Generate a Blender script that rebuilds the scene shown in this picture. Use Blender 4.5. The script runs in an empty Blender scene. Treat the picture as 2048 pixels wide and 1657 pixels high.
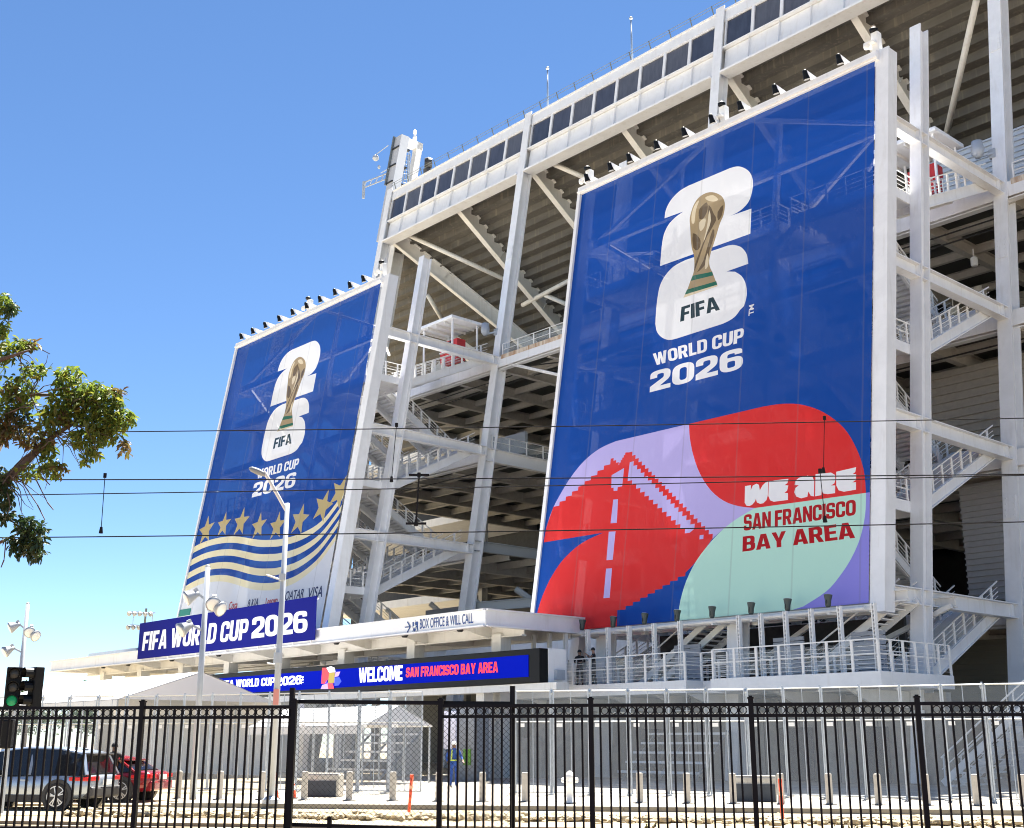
import bpy, bmesh, math, random
from mathutils import Vector as V, Matrix
from mathutils.geometry import delaunay_2d_cdt
random.seed(7)
sc = bpy.context.scene
COL = sc.collection
# ------------------------------------------------------------ camera
FPX, HZ, CZ = 2420.0, 1485.0, 1.7
PIT = math.atan((HZ-828.5)/FPX)
cam = bpy.data.objects.new('camera', bpy.data.cameras.new('camera')); COL.objects.link(cam)
cam.data.sensor_width = 36; cam.data.lens = FPX/2048*36; cam.data.clip_end = 3000; cam.data.clip_start = .1
cam.location = (0, 0, CZ); cam.rotation_euler = (math.pi/2+PIT, 0, 0); sc.camera = cam
# ------------------------------------------------------------ light
SUN_EL, SUN_AZ = math.radians(66), math.radians(20)      # azimuth from +Y towards +X
w = bpy.data.worlds.new('World'); sc.world = w; w.use_nodes = True
nt = w.node_tree; bg = nt.nodes['Background']; bg.inputs[1].default_value = .05
sky = nt.nodes.new('ShaderNodeTexSky'); sky.sky_type = 'NISHITA'; sky.sun_disc = False
sky.sun_elevation = SUN_EL; sky.sun_rotation = SUN_AZ; sky.air_density = 1.0; sky.dust_density = .15; sky.ozone_density = 1.6; sky.altitude = 3600
hs = nt.nodes.new('ShaderNodeHueSaturation'); hs.inputs['Saturation'].default_value = 1.13; nt.links.new(sky.outputs[0], hs.inputs['Color']); nt.links.new(hs.outputs[0], bg.inputs[0])
sl = bpy.data.lights.new('sun', 'SUN'); sl.energy = 5.0; sl.angle = math.radians(.5); sl.color = (1, .95, .86)
so = bpy.data.objects.new('sun', sl); COL.objects.link(so); so.location = (30, -20, 90)
sd = V((math.sin(SUN_AZ)*math.cos(SUN_EL), math.cos(SUN_AZ)*math.cos(SUN_EL), math.sin(SUN_EL)))
so.rotation_euler = sd.to_track_quat('Z', 'Y').to_euler()
sc.view_settings.view_transform = 'Standard'; sc.view_settings.look = 'None'; sc.view_settings.exposure = 2.15; sc.view_settings.gamma = 1
sc.cycles.filter_width = 1.05; sc.cycles.max_bounces = 7; sc.cycles.transparent_max_bounces = 24; sc.cycles.diffuse_bounces = 3
# ------------------------------------------------------------ frames of reference
TH = math.radians(42)
U = V((math.sin(TH), -math.cos(TH), 0)); N = V((math.cos(TH), math.sin(TH), 0)); Z = V((0, 0, 1))
C0 = V((0, 0, CZ))
def ray(x, y):
    a = (x-1024)/FPX; b = -(y-828)/FPX
    return V((a, math.cos(PIT)-b*math.sin(PIT), math.sin(PIT)+b*math.cos(PIT)))
_r = ray(1766, 1300); _r = _r/math.hypot(_r.x, _r.y)*53
O = V((_r.x, _r.y, 0))
RZ = math.atan2(U.y, U.x)
def toL(p): q = p-O; return V((q.dot(U), q.dot(N), q.z))
def toW(l): return O+U*l[0]+N*l[1]+Z*l[2]
def onV(x, y, v, lean=0.0):
    r = ray(x, y); nn = N-Z*lean; return toL(C0+r*((v-(C0-O).dot(nn))/r.dot(nn)))
def onU(x, y, u):
    r = ray(x, y); return toL(C0+r*((u-(C0-O).dot(U))/r.dot(U)))
def onY(x, y, Y): r = ray(x, y); return C0+r*(Y/r.y)
LEAN = .16; BV = -1.2; MV = 10.8; PV = 2.2               # banner, main-column and post planes: v = v0 + LEAN*z
# ------------------------------------------------------------ materials
MATS = {}
def mat(name, col, rough=.6, metal=0.0, var=.0, scale=3.0, bump=0.0, bscale=20, stretch=(1, 1, 1), dark=None, emit=0, spec=.5, coat=0, streak=0):
    if name in MATS: return MATS[name]
    m = bpy.data.materials.new(name); m.use_nodes = True; t = m.node_tree; b = t.nodes['Principled BSDF']
    c = (*col, 1); b.inputs['Base Color'].default_value = c; b.inputs['Roughness'].default_value = rough; b.inputs['Metallic'].default_value = metal
    b.inputs['Specular IOR Level'].default_value = spec; b.inputs['Coat Weight'].default_value = coat
    if var or bump or streak:
        tc = t.nodes.new('ShaderNodeTexCoord'); mp = t.nodes.new('ShaderNodeMapping'); mp.inputs['Scale'].default_value = stretch
        t.links.new(tc.outputs['Object'], mp.inputs[0])
    if var or streak:
        n = t.nodes.new('ShaderNodeTexNoise'); n.inputs['Scale'].default_value = scale; n.inputs['Detail'].default_value = 6; n.inputs['Roughness'].default_value = .65
        t.links.new(mp.outputs[0], n.inputs[0])
        r = t.nodes.new('ShaderNodeValToRGB'); d = dark or tuple(x*(1-var) for x in col)
        r.color_ramp.elements[0].color = (*d, 1); r.color_ramp.elements[1].color = c; r.color_ramp.elements[0].position = .32; r.color_ramp.elements[1].position = .62
        t.links.new(n.outputs[0], r.inputs[0]); out = r.outputs[0]
        if streak:
            n2 = t.nodes.new('ShaderNodeTexNoise'); n2.inputs['Scale'].default_value = 1.0; n2.inputs['Detail'].default_value = 4
            m2 = t.nodes.new('ShaderNodeMapping'); m2.inputs['Scale'].default_value = (3.5, 3.5, .22); t.links.new(tc.outputs['Object'], m2.inputs[0]); t.links.new(m2.outputs[0], n2.inputs[0])
            r2 = t.nodes.new('ShaderNodeValToRGB'); r2.color_ramp.elements[0].position = .56; r2.color_ramp.elements[1].position = .72
            r2.color_ramp.elements[0].color = (0, 0, 0, 1); r2.color_ramp.elements[1].color = (streak, streak, streak, 1); t.links.new(n2.outputs[0], r2.inputs[0])
            mx = t.nodes.new('ShaderNodeMix'); mx.data_type = 'RGBA'; t.links.new(r2.outputs[0], mx.inputs[0]); t.links.new(out, mx.inputs[6]); mx.inputs[7].default_value = (.42, .36, .26, 1); out = mx.outputs[2]
        t.links.new(out, b.inputs['Base Color'])
    if bump:
        n = t.nodes.new('ShaderNodeTexNoise'); n.inputs['Scale'].default_value = bscale; n.inputs['Detail'].default_value = 5; t.links.new(mp.outputs[0], n.inputs[0])
        bp = t.nodes.new('ShaderNodeBump'); bp.inputs['Strength'].default_value = bump; bp.inputs['Distance'].default_value = .05; t.links.new(n.outputs[0], bp.inputs['Height']); t.links.new(bp.outputs[0], b.inputs['Normal'])
    if emit: b.inputs['Emission Color'].default_value = c; b.inputs['Emission Strength'].default_value = emit
    MATS[name] = m; return m
def see_through(name, col, alpha, rough=.8, transl=.35, wave=None):
    """woven sheet: part lets what is behind show, part scatters light"""
    if name in MATS: return MATS[name]
    m = bpy.data.materials.new(name); m.use_nodes = True; t = m.node_tree; b = t.nodes['Principled BSDF']; o = t.nodes['Material Output']
    b.inputs['Base Color'].default_value = (*col, 1); b.inputs['Roughness'].default_value = rough; b.inputs['Specular IOR Level'].default_value = .15
    tl = t.nodes.new('ShaderNodeBsdfTranslucent'); tl.inputs[0].default_value = (*col, 1)
    m1 = t.nodes.new('ShaderNodeMixShader'); m1.inputs[0].default_value = transl; t.links.new(b.outputs[0], m1.inputs[1]); t.links.new(tl.outputs[0], m1.inputs[2])
    tr = t.nodes.new('ShaderNodeBsdfTransparent'); m2 = t.nodes.new('ShaderNodeMixShader'); m2.inputs[0].default_value = alpha
    t.links.new(tr.outputs[0], m2.inputs[1]); t.links.new(m1.outputs[0], m2.inputs[2]); t.links.new(m2.outputs[0], o.inputs[0])
    tc = t.nodes.new('ShaderNodeTexCoord'); n = t.nodes.new('ShaderNodeTexNoise'); n.inputs['Scale'].default_value = .9; n.inputs['Detail'].default_value = 5
    mp = t.nodes.new('ShaderNodeMapping'); mp.inputs['Scale'].default_value = (1.6, 1, .5); t.links.new(tc.outputs['Object'], mp.inputs[0]); t.links.new(mp.outputs[0], n.inputs[0])
    bp = t.nodes.new('ShaderNodeBump'); bp.inputs['Strength'].default_value = .5; bp.inputs['Distance'].default_value = .12; t.links.new(n.outputs[0], bp.inputs['Height']); t.links.new(bp.outputs[0], b.inputs['Normal'])
    if wave:   # seams between the printed widths: narrow strips with a slightly shifted base colour
        sx = t.nodes.new('ShaderNodeSeparateXYZ'); t.links.new(tc.outputs['Object'], sx.inputs[0])
        md = t.nodes.new('ShaderNodeMath'); md.operation = 'PINGPONG'; md.inputs[1].default_value = wave/2; t.links.new(sx.outputs[0], md.inputs[0])
        lt = t.nodes.new('ShaderNodeMath'); lt.operation = 'LESS_THAN'; lt.inputs[1].default_value = .045; t.links.new(md.outputs[0], lt.inputs[0])
        mx = t.nodes.new('ShaderNodeMix'); mx.data_type = 'RGBA'; t.links.new(lt.outputs[0], mx.inputs[0]); mx.inputs[6].default_value = (*col, 1)
        mx.inputs[7].default_value = (*[c*.8+.035 for c in col], 1); t.links.new(mx.outputs[2], b.inputs['Base Color'])
    MATS[name] = m; return m
WHITE = mat('white painted steel', (.82, .825, .83), .5, var=.09, scale=.9, streak=.16)
CREAM = mat('bounce tinted steel', (.77, .755, .715), .55, var=.1, scale=1.1, streak=.2)  # white steel tinted cream: light bounced off the ground put into the colour
RAIL = mat('pale railing paint', (.82, .81, .78), .5)
GALV = mat('galvanised steel', (.50, .53, .56), .38, .75, var=.25, scale=6)
POLEG = mat('grey pole paint', (.42, .46, .51), .45, .2, var=.12, scale=2)
CONC = mat('concrete', (.36, .335, .29), .9, var=.3, scale=1.6, bump=.25, bscale=9, streak=.3)
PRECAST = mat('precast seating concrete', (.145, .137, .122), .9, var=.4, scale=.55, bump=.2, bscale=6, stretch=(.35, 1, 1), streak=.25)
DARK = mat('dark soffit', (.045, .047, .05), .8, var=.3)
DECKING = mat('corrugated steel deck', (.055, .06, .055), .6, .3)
BLACK = mat('black powder coat', (.004, .004, .0045), .45, spec=.2)
BLKPL = mat('black plastic', (.02, .02, .022), .5)
SIDING = mat('grey metal siding', (.33, .345, .36), .5, .2, var=.1)
TANSID = mat('tan metal siding', (.36, .335, .28), .6, var=.12)
LTSID = mat('pale metal siding', (.55, .58, .63), .5, .1)
GLASSES = [mat('dusty dark glazing', (.11, .115, .135), .3, var=.3, scale=1.5, stretch=(3, 3, .25)), mat('blue dark glazing', (.065, .075, .105), .16, var=.3, scale=.9, stretch=(2, 2, .3))]
GLASS = mat('dark glazing', (.075, .08, .105), .2, 0, var=.25, scale=1.2, stretch=(2, 2, .3), spec=.6)
LAMPG = mat('lamp glass', (.75, .75, .72), .2)
RED = mat('red panel', (.50, .03, .03), .5)
ORANGE = mat('orange plastic', (.85, .11, .04), .5)
WPLAS = mat('white plastic', (.8, .8, .78), .5)
# ------------------------------------------------------------ mesh building
class MB:
    def __init__(s, org=(0, 0, 0)): s.v = []; s.f = []; s.o = V(org)
    def add(s, vs, fs):
        n = len(s.v); s.v += [V(p)-s.o for p in vs]; s.f += [tuple(i+n for i in f) for f in fs]
    def obox(s, p, q, a, ha, b, hb):
        p, q = V(p), V(q); a = V(a)*ha; b = V(b)*hb
        s.add([p-a-b, p+a-b, p+a+b, p-a+b, q-a-b, q+a-b, q+a+b, q-a+b], [(3, 2, 1, 0), (4, 5, 6, 7), (0, 1, 5, 4), (1, 2, 6, 5), (2, 3, 7, 6), (3, 0, 4, 7)])
        return s
    def box(s, lo, hi):
        (a, b, c), (d, e, f) = lo, hi
        return s.obox(((a+d)/2, (b+e)/2, c), ((a+d)/2, (b+e)/2, f), (1, 0, 0), (d-a)/2, (0, 1, 0), (e-b)/2)
    def bar(s, p, q, w, h=None, side=None):
        p, q = V(p), V(q); d = (q-p).normalized(); h = h or w
        sv = V(side) if side else (d.cross(Z) if abs(d.z) < .95 else V((1, 0, 0)))
        sv = (sv-d*sv.dot(d)).normalized(); return s.obox(p, q, sv, w/2, d.cross(sv), h/2)
    def ibeam(s, p, q, side, depth, width, tf=.06, tw=.04):
        p, q = V(p), V(q); d = (q-p).normalized(); sv = V(side); sv = (sv-d*sv.dot(d)).normalized(); dv = d.cross(sv)
        for k in (-1, 1):
            o = dv*(k*(depth-tf)/2); s.obox(p+o, q+o, sv, width/2, dv, tf/2)
        return s.obox(p, q, sv, tw/2, dv, depth/2-tf)
    def tube(s, p, q, r, n=8, r2=None, cap=True):
        p, q = V(p), V(q); d = (q-p).normalized(); a = d.orthogonal().normalized(); b = d.cross(a); r2 = r if r2 is None else r2
        vs = [p+(a*math.cos(t)+b*math.sin(t))*r for t in [i*2*math.pi/n for i in range(n)]]+[q+(a*math.cos(t)+b*math.sin(t))*r2 for t in [i*2*math.pi/n for i in range(n)]]
        fs = [(i, (i+1) % n, n+(i+1) % n, n+i) for i in range(n)]
        if cap: fs += [tuple(range(n))[::-1], tuple(range(n, 2*n))]
        s.add(vs, fs); return s
    def path(s, pts, r, n=6):
        for a, b in zip(pts, pts[1:]): s.tube(a, b, r, n)
        return s
    def lathe(s, c, prof, axis=(0, 0, 1), n=16):
        c = V(c); d = V(axis).normalized(); a = d.orthogonal().normalized(); b = d.cross(a); vs = []; fs = []
        for r, h in prof: vs += [c+d*h+(a*math.cos(i*2*math.pi/n)+b*math.sin(i*2*math.pi/n))*r for i in range(n)]
        for k in range(len(prof)-1):
            for i in range(n): fs.append((k*n+i, k*n+(i+1) % n, (k+1)*n+(i+1) % n, (k+1)*n+i))
        fs.append(tuple(range(n))[::-1]); fs.append(tuple(range((len(prof)-1)*n, len(prof)*n))); s.add(vs, fs); return s
    def prism(s, poly, ext):
        n = len(poly); e = V(ext); p = [V(x) for x in poly]
        s.add(p+[x+e for x in p], [tuple(range(n))[::-1], tuple(range(n, 2*n))]+[(i, (i+1) % n, n+(i+1) % n, n+i) for i in range(n)]); return s
    def torus(s, c, axis, R, r, n=14, m=4):
        c = V(c); d = V(axis).normalized(); a = d.orthogonal().normalized(); b = d.cross(a); vs = []; fs = []
        for i in range(n):
            e = a*math.cos(i*2*math.pi/n)+b*math.sin(i*2*math.pi/n)
            vs += [c+e*(R+r*math.cos(j*2*math.pi/m))+d*(r*math.sin(j*2*math.pi/m)) for j in range(m)]
        for i in range(n):
            for j in range(m): fs.append((i*m+j, i*m+(j+1) % m, ((i+1) % n)*m+(j+1) % m, ((i+1) % n)*m+j))
        s.add(vs, fs); return s
    def build(s, name, m, parent=None, smooth=False, bevel=0, label=None):
        me = bpy.data.meshes.new(name); me.from_pydata(s.v, [], s.f); me.update()
        bm = bmesh.new(); bm.from_mesh(me); bmesh.ops.recalc_face_normals(bm, faces=bm.faces[:]); bm.to_mesh(me); bm.free()
        o = bpy.data.objects.new(name, me); COL.objects.link(o)
        for x in (m if isinstance(m, (list, tuple)) else [m]): me.materials.append(x)
        if smooth:
            for p in me.polygons: p.use_smooth = True
        if bevel:
            b = o.modifiers.new('bevel', 'BEVEL'); b.width = bevel; b.segments = 2; b.limit_method = 'ANGLE'
        if parent: o.parent = parent
        if label: o['label'] = label
        return o
def tag(o, label, cat, group=None, kind=None):
    if label: o['label'] = label
    if cat: o['category'] = cat
    if group: o['group'] = group
    if kind: o['kind'] = kind
    return o
def thing(name, label, cat, loc=(0, 0, 0), rz=0, group=None):
    o = bpy.data.objects.new(name, None); COL.objects.link(o); o.location = loc; o.rotation_euler = (0, 0, rz); o.empty_display_size = .3
    return tag(o, label, cat, group)
def lthing(name, label, cat, uvz=(0, 0, 0), group=None): return thing(name, label, cat, toW(uvz), RZ, group)
def dup(root, loc=None, rz=None, label=None):
    r = root.copy(); COL.objects.link(r)
    if loc is not None: r.location = loc
    if rz is not None: r.rotation_euler = (0, 0, rz)
    if label: r['label'] = label
    def rec(a, b):
        for ch in a.children:
            c = ch.copy(); COL.objects.link(c); c.parent = b; rec(ch, c)
    rec(root, r); return r
def struct(o): o['kind'] = 'structure'; return o
# ============================================================ SETTING: ground, street
D10 = math.radians(10); RD = V((math.cos(D10), -math.sin(D10), 0)); RM = V((math.sin(D10), math.cos(D10), 0))
def rd(s, t, z=0): return RD*s+RM*t+Z*z
PAVE = mat('plaza concrete', (.47, .43, .36), .9, var=.38, scale=.7, bump=.12, bscale=14)
GROUNDM = mat('sandy ground', (.44, .39, .31), .95, var=.25, scale=.2, bump=.2, bscale=6)
BEDM = mat('track bed concrete', (.40, .325, .21), .9, var=.22, scale=.9, bump=.2, bscale=10)
ROADM = mat('bleached asphalt', (.40, .33, .22), .9, var=.2, scale=1.2, bump=.2, bscale=30)
KERBM = mat('kerb concrete', (.27, .245, .195), .9, var=.25, scale=2)
ROCKM = mat('pale rock', (.42, .35, .23), .9, var=.35, scale=5, bump=.3)
MULCHM = mat('bark mulch', (.16, .065, .04), .95, var=.5, scale=14, bump=.5, bscale=40)
struct(MB().box((-900, -120, -.5), (900, 1500, -.14)).build('ground', GROUNDM))
def slab(name, s0, s1, t0, t1, z0, z1, m):
    return struct(MB().prism([rd(s0, t0, z0), rd(s1, t0, z0), rd(s1, t1, z0), rd(s0, t1, z0)], (0, 0, z1-z0)).build(name, m))
slab('mulch_bed', -60, 60, -30, 18.55, -.1, .37, MULCHM)
slab('track_bed', -200, 200, 19.2, 30.2, -.2, -.132, BEDM)
slab('road', -200, 200, 30.3, 34.55, -.2, -.125, ROADM)
slab('sidewalk', -16.2, 200, 34.7, 200, -.2, 0, PAVE)
slab('driveway', -200, -16.25, 34.62, 200, -.2, -.06, ROADM)
kb = MB()
for i in range(-5, 50): kb.prism([rd(i*3-.0, 34.55, -.2), rd(i*3+2.985, 34.55, -.2), rd(i*3+2.985, 34.697, -.2), rd(i*3, 34.697, -.2)], (0, 0, .212))
struct(kb.build('kerb', KERBM, bevel=.02))
tk = MB()
for t in (21.4, 22.85, 25.6, 27.05):
    tk.obox(rd(-200, t, -.115), rd(200, t, -.115), RM, .04, Z, .06); tk.obox(rd(-200, t, -.128), rd(200, t, -.128), RM, .09, Z, .006)
struct(tk.build('track', mat('worn rail steel', (.16, .13, .10), .45, .6)))
bm = bmesh.new(); rg = random.Random(3)
for i in range(1500):
    s = rg.uniform(-17, 20); t = 30.75+rg.gauss(0, .5); q = rg.uniform(.04, .14)
    mt = Matrix.Translation(rd(s, t, -.1+q*.35)) @ Matrix.Rotation(rg.uniform(0, 6), 4, 'Z') @ Matrix.Diagonal((q*rg.uniform(.8, 1.9), q*rg.uniform(.7, 1.3), q*rg.uniform(.4, .8), 1))
    r = bmesh.ops.create_icosphere(bm, subdivisions=1, radius=1, matrix=mt)
    for vv in r['verts']: vv.co += V((rg.gauss(0, .018), rg.gauss(0, .018), rg.gauss(0, .012)))
me = bpy.data.meshes.new('rocks'); bm.to_mesh(me); bm.free(); o = bpy.data.objects.new('rocks', me); COL.objects.link(o); me.materials.append(ROCKM); tag(o, 'pale broken rocks strewn in a strip along the track', 'rocks', kind='stuff')
chips = MB()
for i in range(2600):
    p = rd(rg.uniform(-9, 9), rg.uniform(17.0, 18.5), .372); a = rg.uniform(0, 6.3); l = rg.uniform(.02, .07)
    d = V((math.cos(a), math.sin(a), rg.uniform(-.1, .5))).normalized(); chips.bar(p, p+d*l, rg.uniform(.01, .02), .006)
tag(chips.build('mulch_chips', mat('bark chip', (.22, .085, .05), .9, var=.5, scale=9)), 'reddish brown bark chips under the black fence', 'mulch', kind='stuff')

# ============================================================ STADIUM
st = lthing('stadium', 'huge white steel stadium with sloped columns and a band of dark windows along its top', 'stadium')
UA, UB, UC, UD, UE = -62.6, -42.3, -21.15, 0.0, 21.15
VX, VY = (1, 0, 0), (0, 1, 0)
def mcol(u, v0, z0, z1, dz=0): return (u, v0+LEAN*z0, z0), (u, v0+LEAN*z1, z1)
for u in (UA, UB, UC, UD, UE):
    p, q = mcol(u, MV+.35, -.1, 54.75); MB().ibeam(p, q, VX, 1.0, .78, .11, .09).build('column', WHITE, st)
p, q = mcol(UA-1.9, MV+3.2, 0, 53); MB().ibeam(p, q, VX, 1.3, .9, .12, .1).build('column', CREAM, st)
FV = MV-.02
bays = [(UA, UB), (UB, UC), (UC, UD), (UD, UE)]
for a, b in bays:                                           # top fascia girders with stiffeners
    m = MB(); zb, zt = 48.65, 51.05; f = lambda z: FV+LEAN*z
    m.obox((a+.42, f(zb)+.35, zb+.08), (b-.42, f(zb)+.35, zb+.08), VY, .62, Z, .08)
    m.obox((a+.42, f(zt)+.28, zt-.05), (b-.42, f(zt)+.28, zt-.05), VY, .36, Z, .05)
    m.prism([(a+.42, f(zb)+.3, zb+.16), (a+.42, f(zb)+.38, zb+.16), (a+.42, f(zt)+.38, zt-.14), (a+.42, f(zt)+.3, zt-.14)], (b-a-.84, 0, 0))
    for k in range(1, 8):
        u = a+(b-a)*k/8; m.prism([(u, f(zb)+.12, zb+.16), (u, f(zb)+.3, zb+.16), (u, f(zt)+.3, zt-.14), (u, f(zt)+.12, zt-.14)], (.03, 0, 0))
    m.build('fascia_beam', WHITE, st)
    # window band: back wall, sill, head, mullions, panes
    m = MB(); lo, hi = 51.05, 54.4; gl = 8
    m.prism([(a, f(53.5)+.06, 53.5), (a, f(53.5)+.95, 53.5), (a, f(hi)+.95, hi), (a, f(hi)+.06, hi)], (b-a, 0, 0))
    m.prism([(a, f(lo)+.1, lo), (a, f(lo)+.95, lo), (a, f(51.2)+.95, 51.2), (a, f(51.2)+.1, 51.2)], (b-a, 0, 0))
    m.box((a, f(hi)-.04, hi), (b, f(hi)+1.1, hi+.09))
    m.build('window_band', WHITE, st)
    for k in range(gl):
        u0 = a+.42+(b-a-.84)*k/gl+.13; u1 = a+.42+(b-a-.84)*(k+1)/gl-.13
        fr = MB()
        for x in (u0-.13, u1): fr.prism([(x, f(51.2)+.08, 51.2), (x, f(51.2)+.4, 51.2), (x, f(53.5)+.4, 53.5), (x, f(53.5)+.08, 53.5)], (.13, 0, 0))
        fr.prism([(u0-.02, f(53.4)+.1, 53.4), (u0-.02, f(53.4)+.38, 53.4), (u0-.02, f(53.48)+.38, 53.49), (u0-.02, f(53.48)+.1, 53.49)], (u1-u0+.04, 0, 0))
        wf = fr.build('window', WHITE, st)
        MB().prism([(u0, f(51.2)+.2, 51.2), (u0, f(51.2)+.25, 51.2), (u0, f(53.4)+.25, 53.4), (u0, f(53.4)+.2, 53.4)], (u1-u0, 0, 0)).build('pane', random.choice(GLASSES+[GLASS]), wf)
m = MB()                                                    # roof-edge cable rail
for zz in (54.95, 55.2): m.tube((UA+.3, 19.35, zz), (UE, 19.35, zz), .022, 6)
k = UA+.8
while k < UE: m.bar((k, 19.62, 54.45), (k, 19.33, 55.22), .07, .05); k += 2.1
m.build('roof_rail', mat('dark rail', (.10, .11, .10), .5), st)
MB().prism([(UA+.3, 20, 54.4), (UA+.3, 34, 54.4), (UA+.3, 34, 54.1), (UA+.3, 20, 54.1)], (UE-UA, 0, 0)).build('roof_deck', CREAM, st)
# seating bowl underside: stepped precast treads carried on raking girders
SL = .69
def zs(v): return 50.75-SL*(v-20.3)                          # underside mean line
def bowl(u0, u1, ul=None):
    m = MB(); v = 19.6; st_ = .95; n = 31
    for k in range(n):
        a = v+k*st_; z = zs(a)
        ua = u0-(k/n)*ul if ul else u0
        m.box((ua, a, z-SL*st_-.02), (u1, a+st_+.16, z-.15))
        m.box((ua, a-.02, z-.15), (u1, a+.16, z+.32))
    return m
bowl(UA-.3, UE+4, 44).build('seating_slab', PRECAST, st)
def raker(u, du=0.0, sl=SL, dv=1.0, L=28, t0=0):
    d = V((du, dv, -sl*math.hypot(du, dv))).normalized(); p = V((u, 19.75, zs(19.75)-1.05)); q = p+d*L*1.2; p = p+d*t0
    m = MB(); m.ibeam(p, q, V((dv, -du, 0)), 1.45, .55, .09, .06)
    for k in range(1, 5):
        c = p+d*(L*1.2*k/5); s = V((dv, -du, 0)).normalized(); up = d.cross(s); m.obox(c-d*.02, c+d*.02, s, .2, up, .62)
    m.build('raking_girder', CREAM, st)
RK = [UB-10.15, UB, UB+10.6, UC, UC+10.6, UD, UD+10.6]
for u in RK: raker(u)
raker(UA, du=.42)
raker(UA-9, du=.62, L=24, t0=14)
raker(UA-15, du=.75, L=24, t0=17)
def onS(x, y, off):                                         # point on the plane parallel to the bowl underside
    r = ray(x, y); nn = N*SL+Z; k = 50.75+SL*20.3-off
    # N-coordinate relative to O
    t = (k-((C0-O).dot(nn)))/r.dot(nn); return toL(C0+r*t)
for (a, b) in (((812, 468), (1012, 560)), ((1100, 325), (1185, 362)), ((1953, 0), (1893, 268)), ((1045, 610), (1170, 545)), ((1090, 590), (1160, 620)), ((855, 590), (885, 640))):
    MB().tube(onS(*a, 1.7), onS(*b, 1.7), .22, 12).build('pipe_brace', CREAM, st, smooth=True)
for u in RK:                                                 # props under the girders
    MB().ibeam((u, 34, 31.4), (u, 33.4, zs(33.4)-1.7), VX, .7, .5).build('prop', CREAM, st)
# decks (tops): full floors with fascia, beams and dark corrugated soffit
def deck(z, u0, u1, v0, v1, bu=5.29, bv=3.3):
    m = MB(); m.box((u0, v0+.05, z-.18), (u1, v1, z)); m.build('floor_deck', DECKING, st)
    m = MB(); m.ibeam((u0, v0+.3, z-.5), (u1, v0+.3, z-.5), VY, .98, .5, .06, .06)
    m.obox((u0, v0-.02, z-.42), (u1, v0-.02, z-.42), VY, .03, Z, .43); m.build('edge_beam', WHITE, st)
    m = MB(); u = u0+.3
    while u <= u1: m.ibeam((u, v0+.6, z-.62), (u, v1, z-.62), VX, .86, .42, .05, .05); u += bu
    v = v0+bv
    while v < v1: m.ibeam((u0, v, z-.47), (u1, v, z-.47), VY, .54, .3, .05, .05); v += bv
    m.build('floor_beam', mat('shaded soffit steel', (.50, .485, .45), .6, var=.15), st)  # beams coloured darker to put the shade under the decks into them
deck(31.5, UA-1, UE+5, 15.8, 47)
for a, b in ((UA-1, UB), (UC, UE+5)):
    for z in (23.9, 16.1, 8.1): deck(z, a, b, MV+LEAN*z+.5, 40)
for z in (23.9, 16.1, 8.1): deck(z, UB+.3, UC-.3, 24.5, 40)
# walls behind
def corr(name, u0, u1, z0, z1, v, m_, pitch=.3, lean=0.0, dep=.13):
    m = MB(); m.prism([(u0, v, z0), (u0, v+.1, z0), (u0, v+.1+lean*(z1-z0), z1), (u0, v+lean*(z1-z0), z1)], (u1-u0, 0, 0)); z = z0+pitch/2
    while z < z1:
        vv = v+lean*(z-z0); m.box((u0, vv-dep, z-pitch*.28), (u1, vv, z+pitch*.05)); z += pitch
    m.build(name, m_, st)
corr('siding', -9, UE+6, 31.5, 38.6, 23.5, LTSID, .36)
corr('siding', -8, UE+6, 17.2, 22.7, 19, mat('tan corrugated cladding', (.40, .38, .335), .6, var=.15), .5)
corr('siding', UC+2, UE+6, 23.95, 30.5, 30, TANSID, .5)
corr('siding', -4.6, UE+6, 8.9, 15.3, 16.6, mat('grey corrugated cladding', (.46, .48, .50), .5, .1, var=.08), .32, .0)
corr('siding', -14, UE+6, .0, 7.0, 17.5, mat('dark louvre', (.20, .19, .155), .7), .3)
corr('siding', UA-1, UC, .0, 7.0, 24, mat('dark louvre', (.2, .19, .155)), .3)
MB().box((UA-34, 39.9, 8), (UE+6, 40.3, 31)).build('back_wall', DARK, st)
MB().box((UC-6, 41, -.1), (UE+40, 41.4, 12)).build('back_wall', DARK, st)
for z in (31.5, 23.9, 16.1): MB().box((UA-26, 31, z-.8), (UA-1.1, 39.8, z)).build('floor_slab', CREAM, st)
MB().box((UB+2, 30, 23.9), (UC-.5, 30.2, 30.6)).build('concourse_wall', mat('pale wall panel', (.42, .41, .38), .7, var=.06), st)
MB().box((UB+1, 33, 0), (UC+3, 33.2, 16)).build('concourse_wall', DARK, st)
m = MB()
for i, u in enumerate((UB+3, UB+5.2, UB+6.1, UB+8.6, UB+11, UB+14)): m.box((u, 27+(i % 2)*1.4, 7.6), (u+.32, 27.3+(i % 2)*1.4, 23.5))
for z in (12.2, 10.1, 19.5): m.ibeam((UB+.5, 26.5, z), (UC, 26.5, z), VY, .6, .35)
m.ibeam((UB, 13.6, 16.1), (UB, 26, 16.1), VX, .8, .4); m.ibeam((UB, 13.8, 11.5), (UC, 25, 12.3), VY, .7, .35); m.tube((UB+1, 17, 13), (UB+6, 20, 9), .25, 10); m.tube((UB-5, 16, 11.5), (UB+1, 20, 8.5), .25, 10)
m.build('concourse_framing', mat('dim framing', (.36, .38, .38), .6), st)
m = MB()
for u in (UA+6, UA+12, UB-3): m.tube((u, 16, 12.6), (u+3.5, 19.5, 8.2), .22, 10)
m.build('pipe_brace', CREAM, st)
MB().box((UB-7.6, 15, 9.9), (UB-3.2, 15.3, 11.9)).build('grey_panel', mat('slate panel', (.16, .18, .22), .5), st)
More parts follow.
